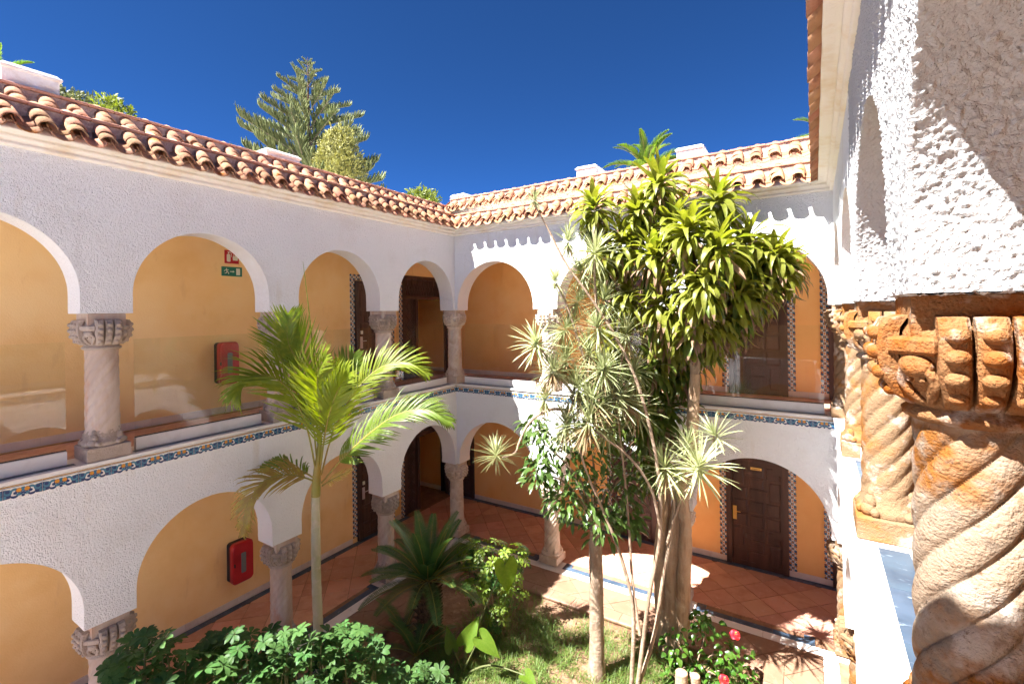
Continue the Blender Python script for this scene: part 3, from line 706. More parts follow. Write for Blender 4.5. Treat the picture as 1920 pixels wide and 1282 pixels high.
def rowpieces(parent, name, a, b, wd, L_, z, m, th=.012, side=0, jit=0):
    """a run of rectangular pieces from a to b (2D), wd wide to the left of the run"""
    a = Vector((*a, 0)); b = Vector((*b, 0)); d = (b-a); T = d.length; d.normalize(); n = max(1, round(T/L_)); l = T/n
    mb = MB(); mb.prism([(-l/2+.002, 0), (l/2-.002, 0), (l/2-.002, wd), (-l/2+.002, wd)], -th, 0); me = mb.mesh(name, m); rz = math.atan2(d.y, d.x)
    for i in range(n):
        p = a+d*((i+.5)*l); link(name, me, parent, (p.x, p.y, z+rnd(-.0008, .0008)), rz)
# blue border along the inner walls, blue and white inlay on the arcade line
rowpieces(FLO, 'marble_border', (-1.765, -8.4), (-1.765, .25), .135, .62, .0005, M['blue_marble'])
rowpieces(FLO, 'marble_border', (-1.9, 1.935), (9.0, 1.935), .135, .62, .0005, M['blue_marble'])
NB = Vector((0, 0, 0))
# left arcade line: white outer strip x -.06..+.14, blue strip x -.20..-.06, notches at the columns
rowpieces(FLO, 'marble_strip', (.14, -8.4), (.14, -.14), .20, .60, .001, M['white_marble'])
rowpieces(FLO, 'marble_strip', (-.06, -.14), (7.45, -.14), .17, .60, .001, M['white_marble'])
prev = .30
ps = LW.piers()+[8.4]
for i, t in enumerate(ps):
    a, b = prev, t-.30
    rowpieces(FLO, 'marble_inlay', (-.061, -b), (-.061, -a), .14, .6, .0005, M['blue_marble'])
    for s_ in (a, b-.11): rowpieces(FLO, 'marble_inlay', (-.202, -s_-.11), (-.202, -s_), .10, .2, .0005, M['blue_marble'])
    if i < len(ps)-1: rowpieces(FLO, 'column_pad', (-.062, -t-.29), (-.062, -t+.29), .24, .6, .0004, M['white_marble'])
    prev = t+.30
prev = .30; ps = BW.piers()+[WID-.0]
for i, t in enumerate(ps):
    a, b = prev, t-.30
    rowpieces(FLO, 'marble_inlay', (a, .031), (b, .031), .13, .6, .0005, M['blue_marble'])
    for s_ in (a, b-.15): rowpieces(FLO, 'marble_inlay', (s_, .162), (s_+.15, .162), .115, .2, .0005, M['blue_marble'])
    if i < len(ps)-1: rowpieces(FLO, 'column_pad', (t-.29, .032), (t+.29, .032), .24, .6, .0004, M['white_marble'])
    prev = t+.30
# outer walk and its kerb of bull-nosed tiles round the bed
WK = floor_struct('walkway', [plate(.0, .93, -8.5, -.0, -.3, -.016), plate(.93, 7.5, -.93, -.0, -.3, -.016), plate(6.40, 7.5, -8.5, -.93, -.3, -.016), plate(.93, 6.4, -8.5, -7.5, -.3, -.016)], M['grout'])
diag_tiles(WK, 'paving_tile', [((.14, -8.4), (.70, -.14)), ((.70, -.70), (6.62, -.14)), ((6.62, -8.0), (7.10, -.14))], .43, -.002, M['paver'], .25, -.25)
def kerb(a, b):
    A = Vector((*a, 0)); B = Vector((*b, 0)); d = B-A; T = d.length; d.normalize(); n = round(T/.42); l = T/n
    mb = MB(); pr = [(0, -.03), (0, 0), (.20, 0), (.23, -.006), (.245, -.02), (.245, -.045), (.23, -.055), (0, -.055)]
    vs = [(x, p[0], p[1]) for x in (-l/2+.003, l/2-.003) for p in pr]; k = len(pr)
    mb.add(vs, [tuple(range(k)), tuple(range(2*k-1, k-1, -1))]+[(i, k+i, k+(i+1) % k, (i+1) % k) for i in range(k)]); me = mb.mesh('kerb_tile', M['paver'])
    for i in range(n): p = A+d*((i+.5)*l); link('kerb_tile', me, WK, (p.x, p.y, rnd(-.003, .001)), math.atan2(d.y, d.x))
def kerb_run(a, b): kerb(a, b)
# runs go so that the nose (local +y, to the left of the run) points into the bed
for a, b in (((.705, -.95), (.705, -7.8)), ((6.36, -.705), (.705, -.705)), ((6.615, -7.8), (6.615, -.705))):
    kerb(a, b)
# white strip along the right arcade
rowpieces(WK, 'marble_strip', (7.30, -8.2), (7.30, -.14), .19, .6, .001, M['white_marble'])
# soil, gently uneven
sb = MB(); nx, ny = 56, 66
def soil_z(x, y): return -.10+.05*noise.noise(Vector((x*.9, y*.9, 1)))+.02*noise.noise(Vector((x*3, y*3, 4)))+.05*math.exp(-((x-3.4)**2+(y+3)**2)/2)
sb.add([(.85+5.6*i/nx, -7.6+6.75*j/ny, soil_z(.85+5.6*i/nx, -7.6+6.75*j/ny)) for j in range(ny+1) for i in range(nx+1)], [(j*(nx+1)+i, j*(nx+1)+i+1, (j+1)*(nx+1)+i+1, (j+1)*(nx+1)+i) for j in range(ny) for i in range(nx)], 0, True)
tag(sb.build('garden_soil', M['soil']), kind='structure')

# ------------------------------------------------------------------ fire cabinets and signs on the left wall
def rrect(w, h, r, n=5):
    pts = []
    for cx, cz, a0 in ((w/2-r, h/2-r, 0), (-w/2+r, h/2-r, 90), (-w/2+r, -h/2+r, 180), (w/2-r, -h/2+r, 270)):
        for i in range(n+1): t = math.radians(a0+90*i/n); pts.append((cx+r*math.cos(t), cz+r*math.sin(t)))
    return pts
FR = Matrix(((1, 0, 0, 0), (0, 0, 1, 0), (0, 1, 0, 0), (0, 0, 0, 1)))     # prism x,y,z -> x, z(out)=y, up
def cabinet(t, z, label, w=.37, h=.72):
    r = empty('fire_cabinet', LW.P(t, -LW.dep, z), label, 'fire cabinet', 'red fire cabinets on the left gallery wall', LW.rz)
    m = MB(); m.prism(rrect(w-.02, h-.02, .05), .0, .12, 0, FR); m.build('back_box', M['black'], r)
    m = MB(); m.prism(rrect(w, h, .07), .12, .20, 0, FR, .0); m.prism(rrect(w, h, .07), .20, .225, 0, FR, .06); m.build('cover', M['red_box'], r)
    m = MB(); m.prism(rrect(.085, .36, .02), .2252, .232, 0, FR); m.build('window', M['grey_pane'], r)
    m = MB(); m.prism(rrect(.02, .06, .005), .226, .245, 0, FR @ Matrix.Translation((.16, 0, 0))); m.build('latch', M['black'], r)
cabinet(4.02, .82, 'red fire cabinet on the ground floor left gallery wall')
cabinet(4.21, 4.42, 'red fire cabinet behind the glass on the upper left gallery wall', .33, .74)
def sign(t, z, w, h, m, name, label, draw):
    o = empty(name, LW.P(t, -LW.dep, z), label, 'sign', None, LW.rz)
    b = MB(); b.prism(rrect(w, h, .006, 2), .002, .008, 0, FR); b.build('plate', m, o)
    p = MB(); draw(p); p.build('pictogram', M['sign_white'], o); return o
def pz(p, pts, z=.0085): p.prism(pts, .008, z+.0005, 0, FR)
def ext(p):                                               # extinguisher and flames; x runs toward the camera so mirror
    pz(p, [(.10-a, b-.115) for a, b in rrect(.06, .13, .02)] and [(.055+a, -.02+b) for a, b in rrect(.065, .14, .02)])
    pz(p, [(.045, .055), (.065, .055), (.065, .08), (.045, .08)]); pz(p, [(.02, .075), (.075, .085), (.075, .095), (.02, .088)])
    p.tube([(.03, .010, .08), (.005, .010, .06), (.0, .010, .0)], .005, 5)
    for dx, s in ((-.035, 1), (-.065, 1.2), (-.09, .9)): pz(p, [(dx-.014, -.06), (dx+.014, -.06), (dx+.02, -.01), (dx+.004, .03*s), (dx+.008, .06*s), (dx-.012, .02*s), (dx-.018, -.02)])
sign(4.045, 6.32, .25, .24, M['sign_red'], 'extinguisher_sign', 'small square red fire extinguisher sign high on the left gallery wall', ext)
def run(p):
    p.ball((.095, .009, .045), .011, 8, 0, (1, .2, 1))
    for pts in ([(.10, .009, .03), (.085, .009, -.005)], [(.085, .009, -.005), (.062, .009, -.02), (.058, .009, -.05)], [(.085, .009, -.005), (.10, .009, -.03), (.125, .009, -.035)], [(.10, .009, .028), (.075, .009, .02), (.062, .009, .032)], [(.10, .009, .028), (.122, .009, .018), (.132, .009, .0)]): p.tube(pts, .006, 5)
    pz(p, [(.035, -.006), (.035, .006), (-.02, .006), (-.02, -.006)]); pz(p, [(-.015, -.02), (-.015, .02), (-.045, 0)])
    pz(p, [(-.075, -.06), (-.075, .06), (-.145, .06), (-.145, -.06)])
sign(4.045, 6.055, .36, .17, M['sign_green'], 'exit_sign', 'green exit sign with a running figure, arrow and door, below the red sign', run)
# ------------------------------------------------------------------ planting
def leafmat(name, c, c2=None, transl=.35, rough=.45, rand=.25, spec=.4):
    return mat(name, c, rough, [(c2, 14, .45, .75)] if c2 else None, rand=rand, spec=spec, transl=transl)
G = {}
G['palm'] = leafmat('palm_leaf', (.20, .27, .025), (.27, .30, .03), .45)
G['palm_dark'] = leafmat('palm_leaf_dark', (.12, .19, .022), (.15, .21, .026))
G['palm_dry'] = leafmat('palm_leaf_dry', (.40, .29, .07), (.44, .38, .06), .3)
G['rachis'] = mat('rachis', (.25, .25, .05), .5, [((.34, .22, .05), 3, .4, .7)])
G['palm_trunk'] = mat('palm_trunk', (.44, .41, .27), .75, [((.34, .33, .17), 4, .5, .75), ((.52, .45, .34), 9, .5, .7)], bump=[(40, .004, 3)])
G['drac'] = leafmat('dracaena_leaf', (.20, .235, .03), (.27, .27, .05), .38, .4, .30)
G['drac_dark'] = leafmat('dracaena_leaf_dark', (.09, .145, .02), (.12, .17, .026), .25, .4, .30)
G['drac_dry'] = leafmat('dracaena_leaf_dry', (.30, .20, .12), (.22, .12, .06), .2, .7, .25)
G['song'] = leafmat('variegated_strap_leaf', (.30, .325, .155), (.42, .42, .25), .25, .45, .2)
G['song_dry'] = leafmat('dry_strap_leaf', (.30, .21, .11), (.24, .15, .07), .2, .7, .2)
G['bark'] = mat('bark', (.33, .24, .165), .9, [((.22, .15, .10), 12, .4, .65, (1, 1, .2)), ((.42, .33, .25), 7, .52, .72)], bump=[(26, .012, 5)], coords='World')
G['bark_pale'] = mat('bark_pale', (.40, .27, .17), .9, [((.20, .12, .07), 9, .45, .7, (1, 1, .15)), ((.42, .31, .21), 6, .5, .72)], bump=[(30, .014, 5)], coords='World')
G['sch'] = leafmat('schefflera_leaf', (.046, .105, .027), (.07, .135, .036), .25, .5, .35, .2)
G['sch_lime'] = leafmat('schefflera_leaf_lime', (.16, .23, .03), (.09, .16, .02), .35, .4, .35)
G['stem'] = mat('green_stem', (.09, .10, .035), .6)
G['cycad'] = leafmat('cycad_leaf', (.055, .12, .03), (.08, .15, .035), .22, .35, .25)
G['cycad_trunk'] = mat('cycad_trunk', (.14, .08, .05), .95, [((.06, .035, .02), 14, .4, .6)], bump=[(30, .03, 4)])
G['ear'] = leafmat('elephant_ear_leaf', (.11, .19, .018), (.15, .22, .025), .5, .4, .15)
G['hib'] = leafmat('hibiscus_leaf', (.050, .115, .014), (.075, .15, .02), .25, .28, .3)
G['petal'] = leafmat('hibiscus_petal', (.50, .008, .015), (.6, .02, .03), .3, .5, .1)
G['tree'] = leafmat('broad_leaf', (.065, .12, .026), (.09, .15, .034), .25, .3, .35)
G['conifer'] = leafmat('conifer_needles', (.15, .175, .06), (.19, .19, .055), .15, .6, .25)
G['cypress'] = leafmat('cypress_foliage', (.23, .22, .055), (.28, .25, .06), .15, .6, .15)
G['bush'] = leafmat('yellow_green_foliage', (.17, .20, .025), (.11, .15, .02), .3, .5, .2)
G['grass'] = leafmat('grass_blades', (.10, .165, .03), (.17, .20, .05), .3, .5, .0)
G['log_end'] = mat('cut_wood', (.42, .28, .17), .8, [((.30, .18, .10), 12, .45, .7)])

GA = math.pi*(3-math.sqrt(5))
def wid(shape, t):
    if shape == 'strap': return min(1, .45+t*4)*max(0, 1-t**3.5)**.8
    if shape == 'lance': return max(.04, math.sin(math.pi*min(1, .12+.88*t)**.75))
    if shape == 'needle': return min(1, .5+t*3)*(1-t)**.55
    if shape == 'ovate': return max(.03, math.sin(math.pi*t**.72)**.85)
    if shape == 'obov': return max(.05, math.sin(math.pi*t**1.5)**.75)
def blade(mb, L_, w, a0, bend, M_, n=5, fold=.25, shape='strap', m=0, tipm=None, wave=0, flat=False):
    """leaf along +y starting at elevation a0 and bending down by `bend` in all"""
    vs = []; y = z = 0
    for i in range(n+1):
        t = i/n; a = a0-bend*t*t; hw = w/2*wid(shape, t)
        if i: y += L_/n*math.cos(a); z += L_/n*math.sin(a)
        f = fold*hw; wz = wave*math.sin(t*9)*hw
        if flat: vs += [(-hw, y, z), (hw, y, z)]
        else: vs += [(-hw, y-f*math.sin(a)*1.0, z+f*math.cos(a)+wz), (0, y, z), (hw, y-f*math.sin(a), z+f*math.cos(a)-wz)]
    c = 2 if flat else 3
    for i in range(n):
        mm = m if tipm is None or i < n-1 else tipm
        fs = [(i*c+j, i*c+j+1, i*c+c+j+1, i*c+c+j) for j in range(c-1)]
        mb.add([], [], 0)
        o = len(mb.v)
        if i == 0: mb.v += [M_ @ Vector(p) for p in vs]; base = o
        for f in fs: mb.f.append([k+base for k in f]); mb.m.append(mm); mb.sm.append(True)
def frame(p, fwd, up=Vector((0, 0, 1)), roll=0):
    """matrix with +y along fwd and +z near up"""
    y = fwd.normalized(); x = y.cross(up)
    if x.length < 1e-4: x = Vector((1, 0, 0))
    x.normalize(); z = x.cross(y)
    Mx = Matrix(((x.x, y.x, z.x, p[0]), (x.y, y.y, z.y, p[1]), (x.z, y.z, z.z, p[2]), (0, 0, 0, 1)))
    return Mx @ Matrix.Rotation(roll, 4, 'Y') if roll else Mx
def spline(pts, n):
    """Catmull-Rom through points"""
    P = [Vector(p) for p in pts]; P = [P[0]*2-P[1]]+P+[P[-1]*2-P[-2]]; out = []
    k = len(P)-3
    for i in range(n+1):
        s = i/n*k; j = min(int(s), k-1); t = s-j; a, b, c, d = P[j:j+4]
        out.append(.5*((2*b)+(c-a)*t+(2*a-5*b+4*c-d)*t*t+(3*b-a-3*c+d)*t**3))
    return out
def lerp(a, b, t): return a+(b-a)*t

# ---- king palm
def frond(mb, path, nlf, llen, lw, m=0, droop=.5, ang=.9, vee=.35, start=.18, rr=.014, keep=1.0, up=None):
    pts = spline(path, 26)
    if up is None: up = Vector((0, 0, 1))
    mb.tube(pts, [lerp(rr, .003, i/26) for i in range(27)], 5, 1)
    nlf = int(nlf*1.2); lw *= 1.12
    for i in range(nlf):
        t = start+(1-start)*(i+.5)/nlf; s = t*26; j = min(int(s), 25); p = pts[j].lerp(pts[j+1], s-j); T = (pts[j+1]-pts[j]).normalized()
        side = T.cross(up); side = side.normalized() if side.length > .05 else Vector((1, 0, 0)); nn = side.cross(T)
        ln = llen*(math.sin(math.pi*min(1, .22+.74*((t-start)/(1-start))**.9)))**.7
        for sg in (-1, 1):
            if random.random() > keep: continue
            a = lerp(ang, ang*.45, t)+rnd(-.08, .08)
            d = (side*sg*math.sin(a)+T*math.cos(a)+nn*vee+Vector((0, 0, rnd(-.05, .05)))).normalized()
            blade(mb, ln*rnd(.9, 1.08), lw, 0, droop*rnd(.6, 1.4), frame(p, d, nn), 4, .25, 'needle', m)
PALM = empty('palm_tree', Vector((1.06, -4.47, -.1)), 'young palm with ringed pale trunk and bright feathery fronds before the left arcade', 'palm')
def sub(parent, mb, name, mats):
    me = mb.mesh(name, mats); o = link(name, me, parent); o.matrix_parent_inverse = Matrix.Translation(-Vector(parent.location)) if parent.location.length else Matrix(); return o
pz0 = depth((1.06, -4.47, 0))
def A(u, v, dz=0): return at(u, v, pz0+dz)
tr = spline([(1.06, -4.47, -.12), A(597, 1190), A(593, 1080), A(592, 990), A(592, 925)], 48)
m = MB(); m.tube(tr, [(.070-.014*i/48)*(1+.05*(1 if i % 3 == 0 else 0)) for i in range(49)], 14, 0); sub(PALM, m, 'trunk', G['palm_trunk'])
m = MB(); m.tube(spline([A(592, 930), A(594, 890), A(598, 850), A(601, 810)], 10), [.060, .06, .057, .054, .05, .045, .04, .036, .03, .026, .02], 12); sub(PALM, m, 'crownshaft', G['rachis'])
FR_ = [([A(596, 880), A(585, 780, -.1), A(562, 690, -.2), A(540, 640, -.25), A(540, 592, -.3)], 46, .62, .033, 'palm', .35, 1.0),
       ([A(594, 890), A(575, 800, -.2), A(545, 735, -.4), A(505, 705, -.6), A(462, 712, -.75), A(440, 745, -.8)], 46, .58, .030, 'palm', 1.3, .95),
       ([A(602, 890), A(625, 810, .1), A(665, 735, .2), A(715, 688, .3), A(765, 680, .35), A(800, 702, .4)], 48, .48, .030, 'palm', .9, .95),
       ([A(603, 905), A(640, 862, -.1), A(690, 815, -.15), A(745, 777, -.2), A(800, 768, -.2), A(845, 792, -.2)], 50, .46, .030, 'palm_dark', 1.0, .95),
       ([A(600, 870), A(618, 770, .3), A(640, 715, .4), A(662, 665, .45)], 40, .50, .032, 'palm_dark', .5, .9),
       ([A(598, 870), A(600, 770, -.4), A(595, 710, -.6), A(612, 670, -.8)], 40, .50, .030, 'palm', .7, .95),
       ([A(600, 880), A(612, 800, -.3), A(630, 740, -.5), A(655, 700, -.7)], 36, .5, .03, 'palm', .9, .95),
       ([A(596, 905), A(570, 895, -.1), A(530, 890, -.25), A(490, 905, -.4), A(462, 950, -.5), A(455, 1000, -.5)], 44, .46, .026, 'palm_dry', 1.6, .9),
       ([A(604, 910), A(630, 895, -.1), A(660, 880, -.2)], 14, .16, .02, 'palm_dry', 1.0, .7),
       ([A(596, 900), A(560, 880, .2), A(520, 868, .3), A(480, 880, .4)], 30, .34, .026, 'palm_dark', 1.5, .8)]
for (path, nl, ll, lw, mm, dr, kp) in FR_:
    m = MB(); frond(m, path, nl, ll*1.12, lw, 0, dr*.8, keep=kp, vee=.22, up=((CAM-path[2]).normalized()*.75+Vector((rnd(-.2, .2), 0, .55)))); sub(PALM, m, 'frond', [G[mm], G['rachis']])
m = MB(); m.tube(spline([A(598, 860), A(590, 700), A(580, 590), A(568, 490)], 10), [.016, .015, .014, .013, .012, .010, .008, .006, .005, .004, .002], 6); sub(PALM, m, 'spear_leaf', G['palm'])

# ---- cycad
def cycad_frond(mb, p, az, el, L_, bend, nl, ll):
    d0 = Vector((math.cos(az), math.sin(az), 0)); pts = []; q = Vector(p); n = 14
    for i in range(n+1):
        pts.append(q.copy()); a = el-bend*(i/n)**1.4; q = q+(d0*math.cos(a)+Vector((0, 0, math.sin(a))))*(L_/n)
    mb.tube(pts, [lerp(.011, .003, i/n) for i in range(n+1)], 5, 1)
    for i in range(nl):
        t = .1+.9*(i+.5)/nl; s = t*n; j = min(int(s), n-1); P_ = pts[j].lerp(pts[j+1], s-j); T = (pts[j+1]-pts[j]).normalized()
        side = T.cross(Vector((0, 0, 1))); side = side.normalized() if side.length > .05 else d0.cross(Vector((0, 0, 1))); nn = side.cross(T)
        ln = ll*math.sin(math.pi*(.1+.86*t))**.6
        for sg in (-1, 1): blade(mb, ln, .019, 0, .25, frame(P_, (side*sg*.85+T*.45+nn*.42), nn), 2, .2, 'needle', 0, flat=True)
CY0 = Vector((1.62, -2.82, -.1)); CYC = empty('cycad', CY0, 'dark green sago cycad with stiff arching fronds in the planting bed', 'cycad')
m = MB(); m.tube([CY0, CY0+Vector((0, 0, .4)), CY0+Vector((.01, -.01, .8)), CY0+Vector((.02, -.02, 1.02))], [.19, .18, .17, .11], 16, 0, None, True, .3)
for i in range(150):
    a = i*GA; z = i/150*.95; r = .18
    m.tube([CY0+Vector((r*.8*math.cos(a), r*.8*math.sin(a), z)), CY0+Vector((r*1.35*math.cos(a), r*1.35*math.sin(a), z+.07))], [.03, .008], 4)
sub(CYC, m, 'trunk', G['cycad_trunk'])
for i in range(34):
    az = i*GA+.3; q = (i+.5)/34; el = lerp(1.45, .12, q**.85); m = MB()
    cycad_frond(m, CY0+Vector((.02, -.02, .98))+Vector((math.cos(az), math.sin(az), 0))*.06, az, el, rnd(.95, 1.15), lerp(.45, .9, q), 58, .17)
    sub(CYC, m, 'frond', [G['cycad'], G['rachis']])
for i, (dx, dy, n_) in enumerate(((.15, -.45, 9), (-.35, -.2, 7))):
    P0 = CY0+Vector((dx, dy, .05)); C2 = empty('cycad', P0, ['small cycad offset in front of the big cycad trunk', 'small cycad offset left of the big cycad trunk'][i], 'cycad')
    for k in range(n_):
        m = MB(); cycad_frond(m, P0, k*GA+1, lerp(1.25, .35, k/n_), rnd(.7, .9), .9, 34, .13); sub(C2, m, 'frond', [G['cycad'], G['rachis']])

# ---- big dracaena with hanging leaf skirts
def leaf_variants(specs, name, mats):
    out = []
    for (L_, w, a0, bend, shape, tip, m_) in specs:
        b = MB(); blade(b, L_, w, a0, bend, Matrix(), 6, .3, shape, m_, tip, .15); out.append(b.mesh(name, mats))
    return out
DR_M = [G['drac'], G['drac_dark'], G['drac_dry']]
DV = {}
for key, base in (('drac', 0), ('dark', 1)):
    DV[key] = [leaf_variants([(.50, .085, 0, .5, 'strap', None, base), (.42, .10, 0, .6, 'strap', None, base)], 'leaf', DR_M),
               leaf_variants([(.58, .085, 0, 1.3, 'strap', None, base), (.48, .105, 0, 1.6, 'strap', None, base)], 'leaf', DR_M),
               leaf_variants([(.58, .085, 0, .9, 'strap', 2, base), (.46, .10, 0, .6, 'strap', None, base), (.46, .06, 0, .5, 'strap', 2, 2)], 'leaf', DR_M)]
DB = Vector((5.13, -1.18, -.1)); DRA = empty('dracaena_tree', DB, 'tall dracaena with thick pale trunks and heavy hanging crown of broad strap leaves', 'tree')
def st(parent, path, r0, r1, name, mt, n=26, seg=9, bump=.12):
    p = spline(path, n); b = MB(); b.tube(p, [lerp(r0, r1, i/n)*(1.05 if i % 5 == 0 else 1) for i in range(n+1)], seg, 0, None, True, bump); return sub(parent, b, name, mt)
st(DRA, [DB, at(1262, 1150, 7.25), at(1262, 1050, 7.2), at(1272, 960, 7.15), at(1290, 870, 7.1), at(1300, 770, 7.05), at(1303, 700, 7.0)], .16, .07, 'trunk', G['bark_pale'], 30, 14, .2)
st(DRA, [DB+Vector((-.12, .05, 0)), at(1238, 1060, 7.35), at(1246, 940, 7.35), at(1243, 820, 7.4), at(1222, 700, 7.4), at(1205, 620, 7.35)], .12, .06, 'trunk', G['bark_pale'], 26, 12, .2)
st(DRA, [DB+Vector((.12, -.05, 0)), at(1283, 1080, 7.0), at(1285, 980, 6.98), at(1278, 900, 6.98), at(1300, 800, 7.0)], .11, .06, 'trunk', G['bark_pale'], 26, 12, .2)
for path in ([(1303, 705, 7.0), (1292, 630, 6.95), (1272, 560, 6.95), (1245, 480, 7.0)], [(1303, 700, 7.0), (1318, 620, 6.85), (1330, 550, 6.75), (1340, 460, 6.6)], [(1318, 610, 6.85), (1365, 560, 6.9), (1400, 470, 7.0)], [(1272, 560, 6.95), (1225, 450, 7.2), (1225, 330, 7.3)], [(1205, 620, 7.35), (1160, 500, 7.35), (1115, 400, 7.3)], [(1335, 500, 6.7), (1350, 420, 6.85), (1350, 375, 6.9)]):
    st(DRA, [at(*q) for q in path], .06, .035, 'branch', G['bark'], 16, 9)
HEADS = [(1345, 370, 6.85, 1, .2), (1290, 425, 6.6, 1, .5), (1345, 455, 6.45, 1.05, .7), (1400, 450, 6.9, 1, .7), (1235, 340, 7.25, .95, .1), (1112, 385, 7.3, .9, .2),
         (1300, 540, 6.6, 1, .9), (1385, 540, 6.75, 1, .9), (1225, 470, 6.95, 1, .6), (1170, 450, 7.25, .95, .6), (1440, 490, 7.0, .85, .7), (1340, 600, 6.75, .9, 1), (1240, 560, 7.0, 1, .9), (1175, 550, 7.3, .9, .9),
         (1170, 680, 7.4, .9, .9), (1225, 680, 7.3, 1, .8), (1215, 790, 7.35, .9, .7), (1280, 690, 7.4, .8, .8), (1150, 780, 7.5, .8, .8), (1260, 420, 7.1, 1, .4), (1195, 390, 7.3, .9, .3), (1455, 475, 6.8, .9, .7), (1405, 515, 6.85, .95, .9), (1345, 590, 6.8, .8, 1), (1300, 600, 6.7, .85, 1), (1130, 480, 7.3, .85, .8), (1250, 620, 7.2, 1, 1), (1475, 490, 6.9, .75, .6), (1425, 520, 6.95, .85, .8), (1375, 580, 6.95, .8, 1), (1190, 740, 7.5, 1, .9), (1250, 760, 7.5, 1, .8), (1140, 640, 7.5, .9, .9), (1225, 850, 7.5, .9, .7), (1125, 710, 7.6, .9, .9), (1290, 640, 7.3, 1, 1), (1320, 520, 6.4, .9, 1)]
count = 0; rest = MB()
for hi_, (u, v, Z, sc, hang) in enumerate(HEADS):
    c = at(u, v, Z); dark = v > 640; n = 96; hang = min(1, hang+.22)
    for i in range(n):
        q = (i+.5)/n; az = i*GA+hi_; el = lerp(1.35, -1.15-.25*hang, q**(.95-.35*hang)); el += rnd(-.15, .15)
        d = Vector((math.cos(az)*math.cos(el), math.sin(az)*math.cos(el), math.sin(el)))
        k = 0 if el > .7 else 1 if el > -.35 else 2
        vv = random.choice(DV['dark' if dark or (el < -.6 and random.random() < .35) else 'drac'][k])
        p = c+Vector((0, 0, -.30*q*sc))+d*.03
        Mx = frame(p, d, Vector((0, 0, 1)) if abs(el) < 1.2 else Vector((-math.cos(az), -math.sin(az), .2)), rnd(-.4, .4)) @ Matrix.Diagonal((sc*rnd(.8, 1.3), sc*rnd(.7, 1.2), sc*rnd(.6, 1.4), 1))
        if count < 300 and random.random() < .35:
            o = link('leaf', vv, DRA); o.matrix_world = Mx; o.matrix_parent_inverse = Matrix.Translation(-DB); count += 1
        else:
            off = len(rest.v); rest.v += [Mx @ w_.co for w_ in vv.vertices]
            for f in vv.polygons: rest.f.append([x+off for x in f.vertices]); rest.m.append(f.material_index); rest.sm.append(True)
o = sub(DRA, rest, 'foliage', DR_M); o['kind'] = 'stuff'

# ---- thin-stemmed variegated dracaena
SB = Vector((4.93, -2.42, -.1)); SON = empty('variegated_dracaena', SB, 'slender many-stemmed dracaena with spiky pale variegated rosettes in the middle of the bed', 'plant')
def at3(l): return [at(*q) for q in l]
STEMS = [[(1192, 1310, 6.3), (1188, 1180, 6.35), (1182, 1110, 6.4), (1160, 1030, 6.45), (1130, 955, 6.45), (1098, 880, 6.4), (1078, 800, 6.4), (1072, 740, 6.4)],
         [(1208, 1310, 6.3), (1206, 1200, 6.3), (1218, 1110, 6.3), (1237, 1010, 6.3), (1236, 900, 6.25), (1216, 790, 6.2), (1188, 700, 6.2), (1148, 620, 6.25), (1100, 548, 6.3), (1060, 492, 6.35), (1028, 430, 6.4), (1003, 385, 6.4)],
         [(1200, 1190, 6.3), (1186, 1090, 6.45), (1180, 1000, 6.5), (1172, 900, 6.55), (1160, 800, 6.55), (1150, 745, 6.5)],
         [(1216, 1310, 6.35), (1224, 1200, 6.4), (1242, 1090, 6.45), (1262, 980, 6.45), (1262, 930, 6.4), (1248, 890, 6.4)],
         [(1250, 1020, 6.45), (1275, 940, 6.4), (1305, 890, 6.3)], [(1262, 960, 6.45), (1310, 880, 6.5), (1335, 840, 6.5), (1338, 818, 6.5)],
         [(1240, 1000, 6.3), (1222, 920, 6.2), (1185, 862, 6.15), (1140, 825, 6.1), (1105, 800, 6.1)],
         [(1076, 770, 6.4), (1030, 768, 6.2), (992, 793, 6.1), (974, 828, 6.05), (966, 848, 6.0), (942, 858, 5.95)],
         [(1110, 720, 6.4), (1085, 640, 6.4), (1060, 565, 6.4), (1043, 532, 6.4)], [(1076, 740, 6.4), (1040, 690, 6.3), (1008, 645, 6.25)], [(1120, 600, 6.35), (1115, 520, 6.4), (1115, 478, 6.4)],
         [(1150, 745, 6.5), (1165, 680, 6.6), (1175, 630, 6.6)], [(1072, 745, 6.4), (1090, 690, 6.5), (1105, 660, 6.5)]]
for i, s in enumerate(STEMS): st(SON, at3(s) if s[0][1] < 1300 else [SB+Vector(((i % 3)*.06-.06, 0, 0))]+at3(s)[1:], .030 if s[0][1] > 1280 else .02, .012, 'stem', G['bark'], 30, 8, .1)
def rosette(n, L_, w, lo=-1.1, dry=.0, seed=0):
    random.seed(100+seed); b = MB()
    for i in range(n):
        q = (i+.5)/n; el = lerp(1.4, lo, q)+rnd(-.15, .15); az = i*GA+rnd(-.2, .2)
        d = Vector((math.cos(az)*math.cos(el), math.sin(az)*math.cos(el), math.sin(el)))
        blade(b, L_*rnd(.8, 1.1)*(.75+.25*math.sin(math.pi*q)), w, 0, rnd(.1, .5)*(1 if el > -.4 else .3), frame(d*.012+Vector((0, 0, -.10*q)), d, Vector((0, 0, 1)) if abs(el) < 1.2 else Vector((1, .3, 0))), 4, .3, 'needle', 1 if q > 1-dry else 0)
    return b.mesh('rosette', [G['song'], G['song_dry']])
RV = [rosette(64, .42, .030, -.9, .0, 1), rosette(90, .42, .027, -1.3, .12, 2), rosette(56, .46, .030, -.6, .0, 3), rosette(120, .42, .026, -1.4, .30, 4)]
random.seed(11)
